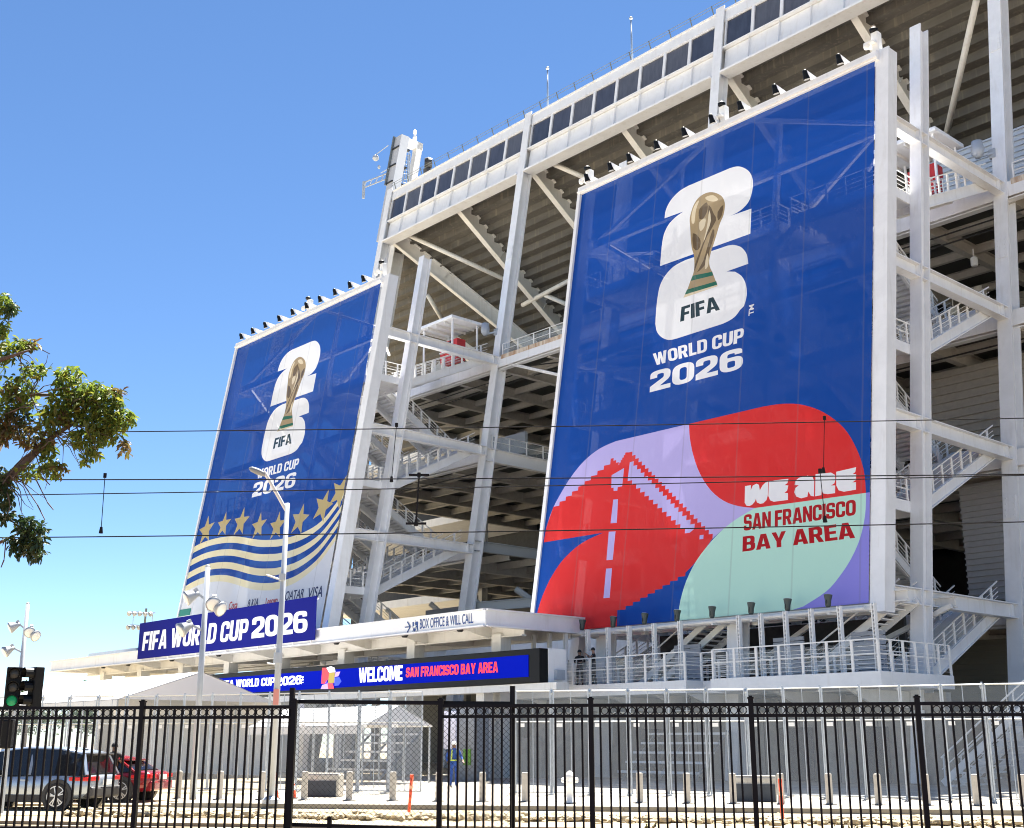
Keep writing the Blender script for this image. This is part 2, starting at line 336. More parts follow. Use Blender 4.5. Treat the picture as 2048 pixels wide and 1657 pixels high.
MB().box((UB-5.2, 20, 24.6), (UB-1.2, 20.3, 26.4)).build('grey_panel', mat('pale panel', (.40, .42, .44), .5), st)
MB().box((UA-3, 12.5, 6.2), (UC-1, 24, 6.9)).build('entry_soffit', CREAM, st)
MB().box((UA-3, 10.8, 6.9), (UC-1, 11.2, 8.2)).build('entry_fascia', WHITE, st)
m = MB()                                                    # dark entry gates hidden behind the screens
for u in range(int(UA), int(UC), 3): m.box((u, 16.5, 0), (u+.5, 17, 6.3))
m.build('entry_pier', CONC, st)
for u in range(-58, 24, 10):
    MB().ibeam((u+.6, 27.5, 0), (u+.6, 27.5, 30.6), VX, .7, .5).build('inner_column', CREAM, st)
for u in (UA, UB, UC, UD):
    for z in (13.0, 27.5, 41.0):
        m = MB(); v = MV+.35+LEAN*z-.53; m.obox((u, v-LEAN*.6, z-.6), (u, v+LEAN*.6, z+.6), VX, .3, VY, .02)
        for k in (-1, 1):
            for j in range(4): zz = z-.45+j*.3; m.box((u+k*.2-.03, v+LEAN*(zz-z)-.05, zz-.03), (u+k*.2+.03, v+LEAN*(zz-z)-.01, zz+.03))
        m.build('splice_plate', WHITE, st)
m = MB()
for a, b in (((UB+1.5, 17, 30.7), (UC-1, 25, 30.2)), ((UB+1, 19, 30.5), (UC-1, 19, 30.4))): m.path([a, ((a[0]+b[0])/2, (a[1]+b[1])/2, a[2]-.25), b], .06, 6)
m.build('cable_tray', DARK, st)
# guard rails on the decks
def guard(m, pts, h=1.1, sp=1.5, wires=4, pw=.09, top=.05):
    for a, b in zip(pts, pts[1:]):
        a, b = V(a), V(b); L = (b-a).length; n = max(1, round(L/sp)); d = (b-a).normalized()
        for k in range(n+1):
            p = a+(b-a)*(k/n); m.obox(p, p+Z*h, (d.x, d.y, 0), pw/2, d.cross(Z).normalized(), .035)
        m.bar(a+Z*h, b+Z*h, top, top)
        m.bar(a+Z*h*.55, b+Z*h*.55, top*.7, top*.7)
        for k in range(wires): zz = h*(.12+.8*k/max(1, wires)); m.bar(a+Z*zz, b+Z*zz, .014, .014)
    return m
GLS = see_through('rail glass', (.55, .6, .6), .22, .15, 0)
gr = guard(MB(), [(UB+.6, 15.95, 31.5), (UC-.5, 15.95, 31.5)], sp=1.9, wires=0).build('guardrail', RAIL, st)
MB().box((UB+.7, 16.02, 31.6), (UC-.6, 16.04, 32.5)).build('glass_panel', GLS, gr)
gr = guard(MB(), [(UD+.7, 15.95, 31.5), (UE, 15.95, 31.5)], sp=1.9, wires=5).build('guardrail', RAIL, st)
m = guard(MB(), [(UB+.2, 15.2, 23.9), (UB+.2, 24.4, 23.9), (UC-.3, 24.4, 23.9)], sp=1.9, wires=0); m.ibeam((UB+.1, 14.6, 23.35), (UB+.1, 24.5, 23.35), VX, 1.05, .5); gr = m.build('guardrail', RAIL, st)
MB().box((UB+.15, 15.3, 24.0), (UB+.17, 24.3, 24.9)).build('glass_panel', GLS, gr)
m = MB(); m.tube((UB+.6, 15.8, 31), (UB+7.8, 17, 28.2), .07, 8); m.tube((UB+.9, 15.8, 31), (UB+8.1, 17, 28.2), .07, 8); m.build('tie_rod', WHITE, st, smooth=True)
RUSTM = mat('rust streaked paint', (.70, .62, .50), .7, var=.5, scale=5, stretch=(1, 1, .15), dark=(.35, .16, .05))
for a, b in ((UB+.6, UC-.5), (UD+.6, UE)): MB().box((a, 15.735, 31.28), (b, 15.765, 31.62)).build('rusty_kerb', RUSTM, st)
# conduits and pendant lamps
m = MB()
for u in (UB+6, UB+14, UC+4, UC+12, UD-4):
    for v in (20, 27): MB().lathe((u, v, 29.0), [(.16, 0), (.22, .1), (.22, .5), (.1, .6), (.04, .62), (.04, 1.1)], n=10).build('pendant_lamp', WPLAS, st)
m = MB()
for v, z in ((17.5, 30.4), (18.6, 30.3), (16.9, 22.8)):
    for a, b in ((UC, UE), (UA, UB)): MB().tube((a, v, z), (b, v, z), .05, 6).build('conduit', DARK, st)
def camlamp(name, u, v, z, lab):                             # wall-mounted area lamp on a bracket
    r = lthing(name, lab, 'lamp', (u, v, z)); m = MB(); m.bar((0, 0, 0), (-.5, -.7, -.25), .12); m.box((-.25, -.1, -.3), (.12, .1, .25)); m.build('bracket', POLEG, r)
    MB().lathe((-.55, -.75, -.35), [(.16, 0), (.34, .25), (.36, .5), (.3, 1.0), (.2, 1.05)], n=14).build('lamp_head', POLEG, r, smooth=True); return r
camlamp('column_lamp', UD-.3, MV+LEAN*33.6-.15, 33.6, 'grey cylinder area lamp bracketed to the rightmost white stadium column')
camlamp('column_lamp', UB-.3, MV+LEAN*33.9-.15, 33.9, 'grey cylinder area lamp bracketed to the stadium column between the two banners')
# ============================================================ STAIR TOWERS
def tower(uR, uL, label, top=35.0, bot=6.9, cd_=.15):
    r = lthing('stair_tower', label, 'stair tower', (uR, 0, 0)); OR = (uR, 0, 0)
    nb = lambda: MB(OR)
    for u, du in ((uR, cd_), (uL, .1)):
        p, q = mcol(u, BV+.1, bot, top); m = nb(); p, q = (p[0]+du, *p[1:]), (q[0]+du, *q[1:]); m.obox(p, q, VX, .3, VY, .42); m.obox((p[0], p[1]-.42, p[2]), (q[0], q[1]-.42, q[2]), VX, .36, VY, .05); m.build('frame_column', WHITE, r)
        p, q = mcol(u, PV, 0, 38); m = nb(); m.ibeam(p, q, VX, .8, .62, .08, .07); m.build('post', WHITE, r)
        for z in (8.1, 16.1, 23.9, 31.5):
            m = nb(); m.ibeam((u, BV+.5+LEAN*z, z-.32), (u, MV+LEAN*z, z-.32), VX, .72, .5, .05, .05)
            for vv in (PV+LEAN*z-.5, MV+LEAN*z-.7): m.box((u-.24, vv, z-.62), (u+.24, vv+.03, z-.02))
            m.build('cross_beam', WHITE, r)
            if z > 9:
                m = nb(); m.tube((u, BV+.6+LEAN*z, z-1.0), (u+(3 if u < (uR+uL)/2 else -3), PV+LEAN*z, z-.9), .1, 8); m.build('knee_brace', CREAM, r)
    for z in (8.1, 16.1, 23.9, 31.5):                        # beams behind the cloth, seen faintly through it
        m = nb(); m.ibeam((uL+.4, BV+.75+LEAN*z, z-.4), (uR-.4, BV+.75+LEAN*z, z-.4), VY, .5, .3); m.build('girt', CREAM, r)
    zz = [8.1, 16.1, 23.9, 31.5, 36]
    for i in range(4):
        m = nb(); um = (uR+uL)/2; a = (uL+.6 if i % 2 else um, BV+1.1+LEAN*zz[i], zz[i]); b = (um if i % 2 else uR-.6, BV+1.1+LEAN*zz[i+1], zz[i+1])
        m.bar(a, b, .22); a = (uR-.6 if i % 2 else um, BV+1.1+LEAN*zz[i], zz[i]); b = (um if i % 2 else uL+.6, BV+1.1+LEAN*zz[i+1], zz[i+1]); m.bar(a, b, .22)
        m.build('diagonal_brace', CREAM, r)
    m = nb()
    for f in (.34, .67): p, q = mcol(uL+(uR-uL)*f, BV+.9, bot, top-.6); m.obox(p, q, VX, .14, VY, .14)
    m.build('stiffener', CREAM, r)
    for u0, sg in ((uR-.35, -1), (uL+.35, 1), (uR-6.6, -1)):
        for mid, up, dn in ((4.3, 8.1, None), (12.1, 16.1, 8.1), (19.8, 23.9, 16.1), (27.9, 31.5, 23.9)):
            vo = BV+LEAN*mid+.75; vi = PV+LEAN*mid+.5; uo = u0+sg*5.4; lo, hi = sorted((u0, uo))
            m = nb(); m.box((lo, vo, mid-.1), (hi, vi, mid)); m.obox((u0, vo, mid-.22), (u0, vi, mid-.22), VX, .05, Z, .26)
            for vv in (vo, vi): m.obox((lo, vv, mid-.22), (hi, vv, mid-.22), VY, .05, Z, .26)
            m.box((lo+.3, vo+.3, mid-.5), (hi-.3, vo+.42, mid-.1)); m.build('landing', WHITE, r)
            g = guard(nb(), [(u0, vi, mid), (u0, vo, mid), (uo, vo, mid), (uo, vi, mid)], sp=1.15, wires=4, pw=.1); g.build('guardrail', RAIL, r)
            for k, (za, zb, ua, ub) in enumerate(((mid, up, u0, u0+sg*2.2), (mid, dn, u0+sg*2.9, u0+sg*5.1))):
                if zb is None: continue
                va, vb = vi+.05, MV+LEAN*max(za, zb)-.9-(.7 if k else 0)
                d = V((0, vb-va, zb-za)); n = 22; m = nb(); sl_ = d.normalized()
                for uu in (ua, ub):
                    m.obox((uu, va-.1, za-.22), (uu, vb, zb-.22), VX, .06, sl_.cross(V(VX)), .3)
                    m.obox((uu, va-.1, za+.06), (uu, vb, zb+.06), VX, .14, sl_.cross(V(VX)), .03); m.obox((uu, va-.1, za-.5), (uu, vb, zb-.5), VX, .14, sl_.cross(V(VX)), .03)
                l2, h2 = sorted((ua, ub))
                for j in range(n):
                    t = (j+.5)/n; v_ = va+(vb-va)*t; z_ = za+(zb-za)*t; dv = abs(vb-va)/n
                    m.box((l2+.06, v_-dv*.5, z_-.04), (h2-.06, v_+dv*.55, z_)); m.box((l2+.06, v_+dv*.45 if zb > za else v_-dv*.5, z_-.04-(.0 if zb > za else 0)), (h2-.06, v_+dv*.5 if zb > za else v_-dv*.45, z_+abs(zb-za)/n-.04))
                m.build('stair_flight', WHITE, r)
                g = nb()
                for uu in (ua, ub):
                    for j in range(8):
                        t = (j+.3)/8; p = V((uu, va+(vb-va)*t, za+(zb-za)*t)); g.obox(p, p+Z*1.1, VY, .07, VX, .03)
                    for hh, ww in ((1.1, .06), (.82, .02), (.6, .035), (.4, .02)): g.bar((uu, va, za+hh), (uu, vb, zb+hh), ww)
                g.build('handrail', RAIL, r)
    return r
TR = tower(UD, -20.9, 'white stair tower carrying the larger nearer blue banner with the bridge picture')
TL = tower(UB+.2, -63.2, 'white stair tower carrying the smaller farther blue banner with gold stars', top=35.3, bot=6.9, cd_=.75)
def kiosk(u0, u1, v0, v1, z, lab, rlab):
    r = lthing('canopy_shelter', lab, 'shelter', (u0, v0, z)); m = MB()
    for u in (0, u1-u0-.12):
        for v in (0, v1-v0-.12): m.box((u, v, 0), (u+.12, v+.12, 3.0))
    m.build('frame', WHITE, r); m = MB(); m.box((-.3, -.3, 3.0), (u1-u0+.3, v1-v0+.3, 3.25)); m.build('roof', WHITE, r, bevel=.04)
    m = MB()
    for k in range(4): m.box((-.3+k*(u1-u0)/3.5, -.2, 2.8), (-.2+k*(u1-u0)/3.5, v1-v0+.2, 3.0))
    m.build('roof_joist', CREAM, r)
    k = lthing('kiosk', rlab, 'kiosk', (u0+.5, v0+1, z)); MB().box((.5, 0, 0), (u1-u0-1.1, .9, 1.8)).build('body', RED, k, bevel=.04)
    MB().box((.9, -.03, .9), (u1-u0-1.6, 0, 1.7)).build('hatch', BLKPL, k); MB().box((.7, -.25, .8), (u1-u0-1.3, 0, .88)).build('counter', WPLAS, k)
kiosk(UB-5.4, UB-1.6, 12.5, 15.2, 31.5, 'white flat-roofed shelter on the top deck right of the starred banner', 'red and black kiosk under the white shelter right of the starred banner')
kiosk(UD-5.5, UD-2.2, 13.0, 15.6, 31.5, 'white flat-roofed shelter on the top deck behind the bridge banner edge', 'red kiosk under the white shelter at the right edge of the bridge banner')

# ============================================================ LETTERING
def rnd(pts, k=5):
    out = []; n = len(pts)
    for i, p in enumerate(pts):
        r = p[2] if len(p) > 2 else 0
        if not r: out.append((p[0], p[1])); continue
        c = V((p[0], p[1])); a = V(pts[i-1][:2])-c; b = V(pts[(i+1) % n][:2])-c
        ra = min(r, a.length*.5); rb = min(r, b.length*.5); a = c+a.normalized()*ra; b = c+b.normalized()*rb
        for j in range(k+1):
            t = j/k; q = a*(1-t)**2+c*(.97*2*t*(1-t))+c*(.03*2*t*(1-t))+b*t*t; out.append((q.x, q.y))
    return out
GL = {
'I': (.23, [[(0, 0), (.23, 0), (.23, 1), (0, 1)]], []), ' ': (.22, [], []),
'L': (.52, [[(0, 0), (.52, 0), (.52, .19), (.23, .19), (.23, 1), (0, 1)]], []),
'F': (.55, [[(0, 0), (.23, 0), (.23, .38), (.5, .38), (.5, .57), (.23, .57), (.23, .8), (.55, .8), (.55, 1), (0, 1)]], []),
'E': (.56, [[(0, 0), (.56, 0), (.56, .19), (.23, .19), (.23, .41), (.52, .41), (.52, .59), (.23, .59), (.23, .81), (.56, .81), (.56, 1), (0, 1)]], []),
'A': (.72, [[(0, 0), (.22, 0), (.26, .17), (.46, .17), (.50, 0), (.72, 0), (.5, 1), (.22, 1)]], [[(.295, .34), (.425, .34), (.36, .72)]]),
'B': (.64, [[(0, 0), (.64, 0, .25), (.64, .5, .16), (.56, .52), (.61, .55, .1), (.61, 1, .24), (0, 1)]], [[(.22, .17), (.42, .17, .1), (.42, .42, .1), (.22, .42)], [(.22, .6), (.4, .6, .1), (.4, .83, .1), (.22, .83)]]),
'C': (.64, [[(.64, .37), (.64, 0, .28), (0, 0, .28), (0, 1, .28), (.64, 1, .28), (.64, .63), (.42, .63), (.42, .83, .1), (.22, .83, .1), (.22, .17, .1), (.42, .17, .1), (.42, .37)]], []),
'D': (.66, [[(0, 0), (.66, 0, .3), (.66, 1, .3), (0, 1)]], [[(.23, .18), (.44, .18, .14), (.44, .82, .14), (.23, .82)]]),
'O': (.67, [[(0, 0, .3), (.67, 0, .3), (.67, 1, .3), (0, 1, .3)]], [[(.23, .18, .12), (.44, .18, .12), (.44, .82, .12), (.23, .82, .12)]]),
'0': (.70, [[(0, 0, .33), (.70, 0, .33), (.70, 1, .33), (0, 1, .33)]], [[(.235, .2, .13), (.465, .2, .13), (.465, .8, .13), (.235, .8, .13)]]),
'P': (.63, [[(0, 0), (.23, 0), (.23, .33), (.63, .33, .28), (.63, 1, .28), (0, 1)]], [[(.23, .51), (.42, .51, .1), (.42, .82, .1), (.23, .82)]]),
'R': (.67, [[(0, 0), (.23, 0), (.23, .37), (.29, .37), (.43, 0), (.67, 0), (.5, .41), (.62, .46, .08), (.63, 1, .26), (0, 1)]], [[(.23, .55), (.41, .55, .09), (.41, .82, .09), (.23, .82)]]),
'S': (.62, [[(0, .32), (0, 0, .26), (.62, 0, .26), (.62, .59, .22), (.21, .61, .05), (.21, .83, .05), (.41, .83, .05), (.41, .69), (.61, .69), (.61, 1, .26), (0, 1, .26), (0, .41, .22), (.41, .40, .05), (.41, .17, .05), (.21, .17, .05), (.21, .32)]], []),
'U': (.66, [[(0, 1), (0, 0, .3), (.66, 0, .3), (.66, 1), (.43, 1), (.43, .18, .1), (.23, .18, .1), (.23, 1)]], []),
'W': (.98, [[(0, 1), (.18, 0), (.42, 0), (.49, .5), (.56, 0), (.80, 0), (.98, 1), (.76, 1), (.68, .42), (.59, 1), (.39, 1), (.30, .42), (.22, 1)]], []),
'M': (.84, [[(0, 0), (.21, 0), (.21, .6), (.34, .1), (.5, .1), (.63, .6), (.63, 0), (.84, 0), (.84, 1), (.56, 1), (.42, .45), (.28, 1), (0, 1)]], []),
'N': (.65, [[(0, 0), (.21, 0), (.21, .55), (.43, 0), (.65, 0), (.65, 1), (.44, 1), (.44, .45), (.22, 1), (0, 1)]], []),
'Y': (.71, [[(.24, 0), (.47, 0), (.47, .38), (.71, 1), (.48, 1), (.355, .6), (.23, 1), (0, 1), (.24, .38)]], []),
'2': (.68, [[(0, 0), (.68, 0), (.68, .21), (.33, .21), (.66, .5, .14), (.68, 1, .3), (0, 1, .3), (0, .64), (.23, .64), (.23, .81, .08), (.45, .81, .08), (.45, .6, .05), (0, .26)]], []),
'6': (.69, [[(0, 0, .32), (.69, 0, .32), (.69, .64, .26), (.23, .64, .03), (.23, .82, .09), (.45, .82, .09), (.45, .73), (.67, .73), (.67, 1, .3), (0, 1, .32)]], [[(.23, .18, .08), (.46, .18, .08), (.46, .47, .08), (.23, .47, .08)]]),
}
def layout(s, gap=.075):
    x = 0; out = []
    for ch in s:
        wd, cs, hs = GL[ch]; out.append(([[(p[0]+x, p[1]) for p in rnd(c)] for c in cs], [[(p[0]+x, p[1]) for p in rnd(c)] for c in hs])); x += wd+gap
    return out, x-gap
def quad_text(s, bl, br, tl, tr, gap=.075):
    """list of (outer, holes) in the 2-D frame of the four corners"""
    ls, W = layout(s, gap); bl, br, tl, tr = map(V, (bl, br, tl, tr)); res = []
    f = lambda p: tuple((bl*(1-p[0]/W)+br*(p[0]/W))*(1-p[1])+(tl*(1-p[0]/W)+tr*(p[0]/W))*p[1])
    for cs, hs in ls: res.append(([[f(p) for p in c] for c in cs], [[f(p) for p in h] for h in hs]))
    return res
def text_shapes(label, *a, **k):
    sh = []
    for cs, hs in quad_text(*a, **k):
        for c in cs:
            i = object(); sh.append((label, c, None, i))
            for h in hs: sh.append((None, h, i, None))
    return sh
def area2(p): return sum(p[i-1][0]*p[i][1]-p[i][0]*p[i-1][1] for i in range(len(p)))
def partition(shapes):
    """shapes bottom to top: (label, poly, hole_of, id) -> {label: (verts, tris)}"""
    vs = []; fs = []
    for lb, poly, ho, i in shapes:
        if area2(poly) < 0: poly = poly[::-1]
        fs.append(list(range(len(vs), len(vs)+len(poly)))); vs += [V(p) for p in poly]
    ov, oe, of, _, _, src = delaunay_2d_cdt(vs, [], fs, 1, 1e-5)
    res = {}
    for tri, sr in zip(of, src):
        if shapes[0][0] == 'ground' and 0 not in sr: continue
        skip = set(); lab = None
        for k in sorted(sr, reverse=True):
            lb, _, ho, i = shapes[k]
            if ho is not None: skip.add(ho); continue
            if i is not None and i in skip: continue
            lab = lb; break
        if lab: res.setdefault(lab, []).append(tri)
    return ov, res
def spline(pts, k=5, closed=False):
    out = []; n = len(pts)
    for i in range(n if closed else n-1):
        p0, p1, p2, p3 = [V(pts[(i+d) % n] if closed else pts[min(max(i+d, 0), n-1)]) for d in (-1, 0, 1, 2)]
        for j in range(k):
            t = j/k; q = .5*((2*p1)+(p2-p0)*t+(2*p0-5*p1+4*p2-p3)*t*t+(3*p1-p0-3*p2+p3)*t*t*t); out.append((q.x, q.y))
    if not closed: out.append(tuple(pts[-1]))
    return out

# ============================================================ BANNERS
def PB(x, y): l = onV(x, y, BV-.42, LEAN); return (l.x, l.z)
class Crop:                                                  # tracing frame of an enlarged view
    def __init__(s, x, y, k): s.x, s.y, s.k = x, y, k
    def __call__(s, pts): return [PB(s.x+p[0]/s.k, s.y+p[1]/s.k) for p in pts]
k1 = Crop(1280, 310, 4.735); k2 = Crop(1270, 620, 8.192); k7 = Crop(1050, 780, 2.805); k4 = Crop(1430, 900, 6.206)
two = spline([(232, 600), (245, 520), (290, 430), (370, 345), (460, 290)], 4)+spline([(850, 125), (920, 108), (985, 122), (1040, 165), (1068, 240), (1062, 340), (1030, 440), (970, 510), (915, 548), (860, 575)], 4)+[(1055, 508), (1045, 745), (190, 1052)]+spline([(205, 870), (225, 755), (270, 660), (335, 590), (410, 535)], 4)
sixA = [(k1.x+p[0]/k1.k, k1.y+p[1]/k1.k) for p in spline([(145, 1600), (152, 1480), (166, 1350), (190, 1235), (240, 1140), (320, 1055), (430, 995)], 4)+spline([(830, 858), (890, 852), (960, 875), (1010, 940), (1025, 1030)], 4)+[(820, 1103)]+spline([(900, 1105), (965, 1150), (1003, 1230), (1010, 1330), (985, 1430)], 4)]
sixB = [(k2.x+p[0]/k2.k, k2.y+p[1]/k2.k) for p in spline([(1720, 0), (1650, 95), (1560, 165), (1440, 225)], 4)+spline([(690, 465), (580, 490), (490, 475), (410, 425), (355, 345), (335, 240)], 4)]
EM = {}
EM['emblem'] = [k1(two), [PB(*p) for p in sixA+sixB]]
tro = spline([(475, 680), (470, 610), (482, 550), (505, 480), (545, 415), (600, 372), (660, 352), (720, 360), (775, 392), (800, 440), (804, 490), (790, 570), (760, 640), (735, 720), (705, 820), (675, 910), (655, 1000), (662, 1060), (685, 1108)], 3)+[(735, 1240), (412, 1350), (445, 1285)]+spline([(478, 1190), (505, 1120), (515, 1050), (510, 950), (490, 880), (480, 780)], 3)
EM['trophy_gold'] = [k1(tro)]
EM['trophy_dark'] = [k1(spline([(560, 520), (600, 470), (635, 450), (640, 520), (600, 600), (560, 600)], 3, True)), k1(spline([(650, 470), (700, 560), (720, 620), (640, 760), (600, 860), (560, 980), (515, 1100), (520, 1040), (570, 900), (620, 760), (640, 640)], 2, True)), k1(spline([(690, 700), (705, 760), (660, 900), (640, 1000), (600, 1060), (540, 1110), (600, 1000), (640, 860)], 2, True)), k1(spline([(500, 740), (560, 780), (575, 840), (550, 900), (505, 880)], 2, True)), k1(spline([(735, 540), (790, 470), (775, 570), (740, 620)], 2, True))]
EM['trophy_light'] = [k1(spline([(490, 560), (520, 470), (560, 430), (530, 520), (515, 640), (490, 640)], 3, True)), k1(spline([(620, 400), (690, 380), (740, 420), (700, 440), (640, 430)], 3, True)), k1(spline([(560, 640), (620, 600), (610, 680), (570, 720)], 3, True)), k1(spline([(655, 520), (672, 620), (640, 720), (600, 830), (620, 740), (640, 640)], 2, True)), k1(spline([(640, 930), (650, 1000), (640, 1060), (615, 1080), (620, 1000)], 2, True))]
EM['trophy_green'] = [k1([(500, 1142), (683, 1105), (694, 1140), (480, 1192)]), k1([(445, 1275), (722, 1195), (735, 1240), (412, 1350)])]
EM['trophy_light2'] = [k1([(424, 1322), (733, 1228), (735, 1242), (412, 1352)])]
T = []
def ktext(kr, label, s, bl, br, tl, tr, gap=.075): return text_shapes(label, s, *kr([bl, br, tl, tr]), gap=gap)
TXT = [('fifa', k1, 'FIFA', (380, 1580), (757, 1465), (392, 1440), (728, 1333), .045), ('lettering', k2, 'WORLD CUP', (318, 912), (1770, 520), (290, 718), (1790, 285), .06), ('lettering', k2, '2026', (240, 1350), (1768, 955), (255, 1020), (1768, 600), .05)]
def emblem(xf):
    sh = []
    for k in ('emblem', 'trophy_gold', 'trophy_dark', 'trophy_light', 'trophy_green', 'trophy_light2'):
        for p in EM[k]: sh.append((k.replace('2', ''), [xf(q) for q in p], None, None))
    for lb, kr, s, *q in TXT: sh += text_shapes(lb, s, *[xf(p) for p in kr(q[:4])], gap=q[4])
    return sh
def art_build(shapes, mats, parent, org, names, dv=0.0):
    ov, res = partition(shapes); objs = {}
    for lb, tris in res.items():
        m = MB(org); m.v = [V((p.x, BV-.42+dv+LEAN*p.y, p.y))-m.o for p in ov]; m.f = [tuple(t) for t in tris]
        used = sorted({i for t in m.f for i in t}); ix = {a: b for b, a in enumerate(used)}
        m.v = [m.v[i] for i in used]; m.f = [tuple(ix[i] for i in t) for t in m.f]
        o = m.build(names.get(lb, lb), mats[lb], parent); objs[lb] = o
    return objs
AL = .955
def cloth(n, c, a=AL): return see_through(n, c, a, .75, .1, 3.45)
BLUE = cloth('banner blue', (.006, .064, .335), .94); BM = {'ground': BLUE, 'emblem': cloth('banner white', (.8, .81, .83)), 'lettering': cloth('banner lettering white', (.85, .85, .87)), 'fifa': cloth('banner ink', (.02, .045, .06), .95),
 'trophy_gold': cloth('print gold', (.36, .27, .15), .95), 'trophy_dark': cloth('print bronze', (.13, .09, .05), .95), 'trophy_light': cloth('print pale gold', (.68, .58, .40), .95), 'trophy_green': cloth('print green', (.015, .13, .085), .95),
 'lilac': cloth('banner lilac', (.50, .44, .80)), 'violet': cloth('banner violet', (.28, .26, .74)), 'red': cloth('banner red', (.72, .034, .034), .94), 'mint': cloth('banner mint', (.50, .79, .67)), 'darkred': cloth('banner dark red', (.44, .010, .016), .95),
 'gold': cloth('banner gold', (.50, .40, .19)), 'palegold': cloth('banner pale gold', (.82, .74, .48)), 'offwhite': cloth('banner off white', (.74, .75, .77))}
NM = {'ground': 'cloth', 'trophy_gold': 'trophy', 'trophy_dark': 'trophy_shading', 'trophy_light': 'trophy_highlight', 'trophy_green': 'trophy_base', 'fifa': 'lettering', 'lilac': 'lilac_field', 'violet': 'violet_field', 'red': 'red_field', 'mint': 'mint_field', 'darkred': 'lettering', 'gold': 'stars', 'palegold': 'wave_bands', 'offwhite': 'sponsor_strip', 'WE': 'lettering'}
BM['WE'] = BM['lettering']
# ---- nearer banner
u0, u1, z0, z1 = -20.72, -.22, 7.3, 34.42
sh = [('ground', [(u0, z0), (u1, z0), (u1, z1), (u0, z1)], None, None)]
sh.append(('violet', k7([(1560, 1215), (1690, 1130), (1800, 900), (1800, 640), (1912, 577), (1936, 573)])+[(u1, z0), (PB(1500, 1300)[0], z0)], None, None))
redL = [(920, 190), (925, 270), (945, 370), (982, 470), (1040, 560), (1115, 622), (1200, 652), (1290, 662)]
mintL = [(1290, 662), (1200, 715), (1115, 778), (1040, 855), (960, 960), (905, 1070), (872, 1180), (858, 1275)]
lil = spline([(105, 855), (122, 765), (152, 675), (198, 585), (260, 485), (335, 395), (420, 328), (510, 287)], 4)+[(920, 190)]+spline(redL, 3)[1:]+[(1200, 715), (1115, 778), (1050, 835), (700, 830), (440, 800)]
sh.append(('lilac', k7(lil), None, None))
def stairs(a, b, n, first='u'):
    a = V(a); b = V(b); out = []
    for i in range(n):
        p = a+(b-a)*(i/n); q = a+(b-a)*((i+1)/n); out += [tuple(p), (q.x, p.y) if first == 'u' else (p.x, q.y)]
    return out+[tuple(b)]
K = lambda *p: k7([p])[0]
red = k7(spline([(105, 855), (122, 765), (158, 660)], 4))+stairs(K(160, 655), K(480, 395), 9)+stairs(K(482, 385), K(525, 420), 3)+stairs(K(528, 420), K(570, 350), 5, 'v')+stairs(K(583, 350), K(1052, 832), 24)
red += k7(spline([(1050, 835), (960, 960), (905, 1020)], 4))+stairs(K(900, 1025), K(525, 1235), 9, 'v')+[K(518, 1235), (K(518, 1300)[0], z0)]+[(K(60, 1300)[0], z0)]+k7(spline([(72, 1235), (100, 1150), (150, 1045), (220, 945), (320, 858), (440, 800)], 4))
sh.append(('red', red, None, None))
for q in ([(486, 478), (556, 437), (545, 540), (520, 545), (518, 565), (497, 566), (497, 548), (484, 550)], [(495, 615), (522, 612), (515, 745), (480, 748)], [(470, 795), (508, 793), (492, 952), (457, 955)], [(455, 1002), (488, 1000), (475, 1165), (440, 1168)]): sh.append(('lilac', k7(q), None, None))
sh.append(('lilac', stairs(K(588, 405), K(950, 778), 17)+stairs(K(925, 800), K(578, 485), 14, 'u'), None, None)); sh.append(('lilac', k7([(980, 815), (1002, 812), (1000, 836), (978, 838)]), None, None))
sh.append(('red', k7([(920, 190), (1340, 92)]+spline([(1340, 92), (1450, 77), (1560, 84), (1680, 128), (1790, 215), (1860, 330), (1900, 450), (1913, 577)], 4)[1:]+[(1290, 662)]+spline(redL, 3)[::-1][1:-1]), None, None))
sh.append(('mint', k7([(1290, 662), (1913, 577)]+spline([(1913, 577), (1908, 700), (1880, 830), (1830, 945), (1765, 1045), (1690, 1130), (1560, 1215)], 4)[1:])+[(K(1500, 1300)[0], z0), (K(858, 1300)[0], z0)]+k7(spline(mintL, 3)[::-1]), None, None))
for q in ([(372, 448), (447, 437), (443, 500), (470, 440), (515, 418), (545, 432), (556, 500), (590, 440), (625, 405), (662, 392), (655, 560), (640, 620), (600, 660), (560, 668), (520, 650), (507, 605), (495, 640), (460, 680), (425, 695), (390, 690), (368, 655)],
  [(670, 385), (912, 357), (900, 410), (862, 437), (910, 440), (895, 505), (860, 533), (905, 535), (905, 620), (730, 642), (685, 625), (662, 570)],
  [(988, 435), (1000, 380), (1040, 345), (1150, 317), (1210, 332), (1232, 385), (1228, 575), (1190, 570), (1158, 515), (1146, 580), (1070, 600), (1010, 578), (983, 525), (998, 470), (1040, 437)],
  [(1248, 300), (1440, 280), (1490, 310), (1495, 370), (1480, 415), (1440, 440), (1492, 440), (1490, 535), (1400, 548), (1345, 540), (1322, 495), (1320, 560), (1242, 575)],
  [(1505, 270), (1752, 213), (1740, 275), (1705, 300), (1752, 298), (1750, 370), (1705, 402), (1750, 400), (1750, 492), (1600, 518), (1535, 500), (1505, 440)]): sh.append(('WE', k4(q), None, None))
sh += text_shapes('darkred', 'SAN FRANCISCO', *k4([(356, 1005), (1748, 808), (358, 805), (1748, 612)]), gap=.035)
sh += text_shapes('darkred', 'BAY AREA', *k4([(340, 1263), (1740, 1090), (345, 1075), (1715, 892)]), gap=.045)
sh += emblem(lambda p: p)
bR = lthing('banner', 'larger nearer blue banner with a red bridge picture and a golden trophy emblem', 'banner', (-11, 0, 0)); art_build(sh, BM, bR, (-11, 0, 0), NM)
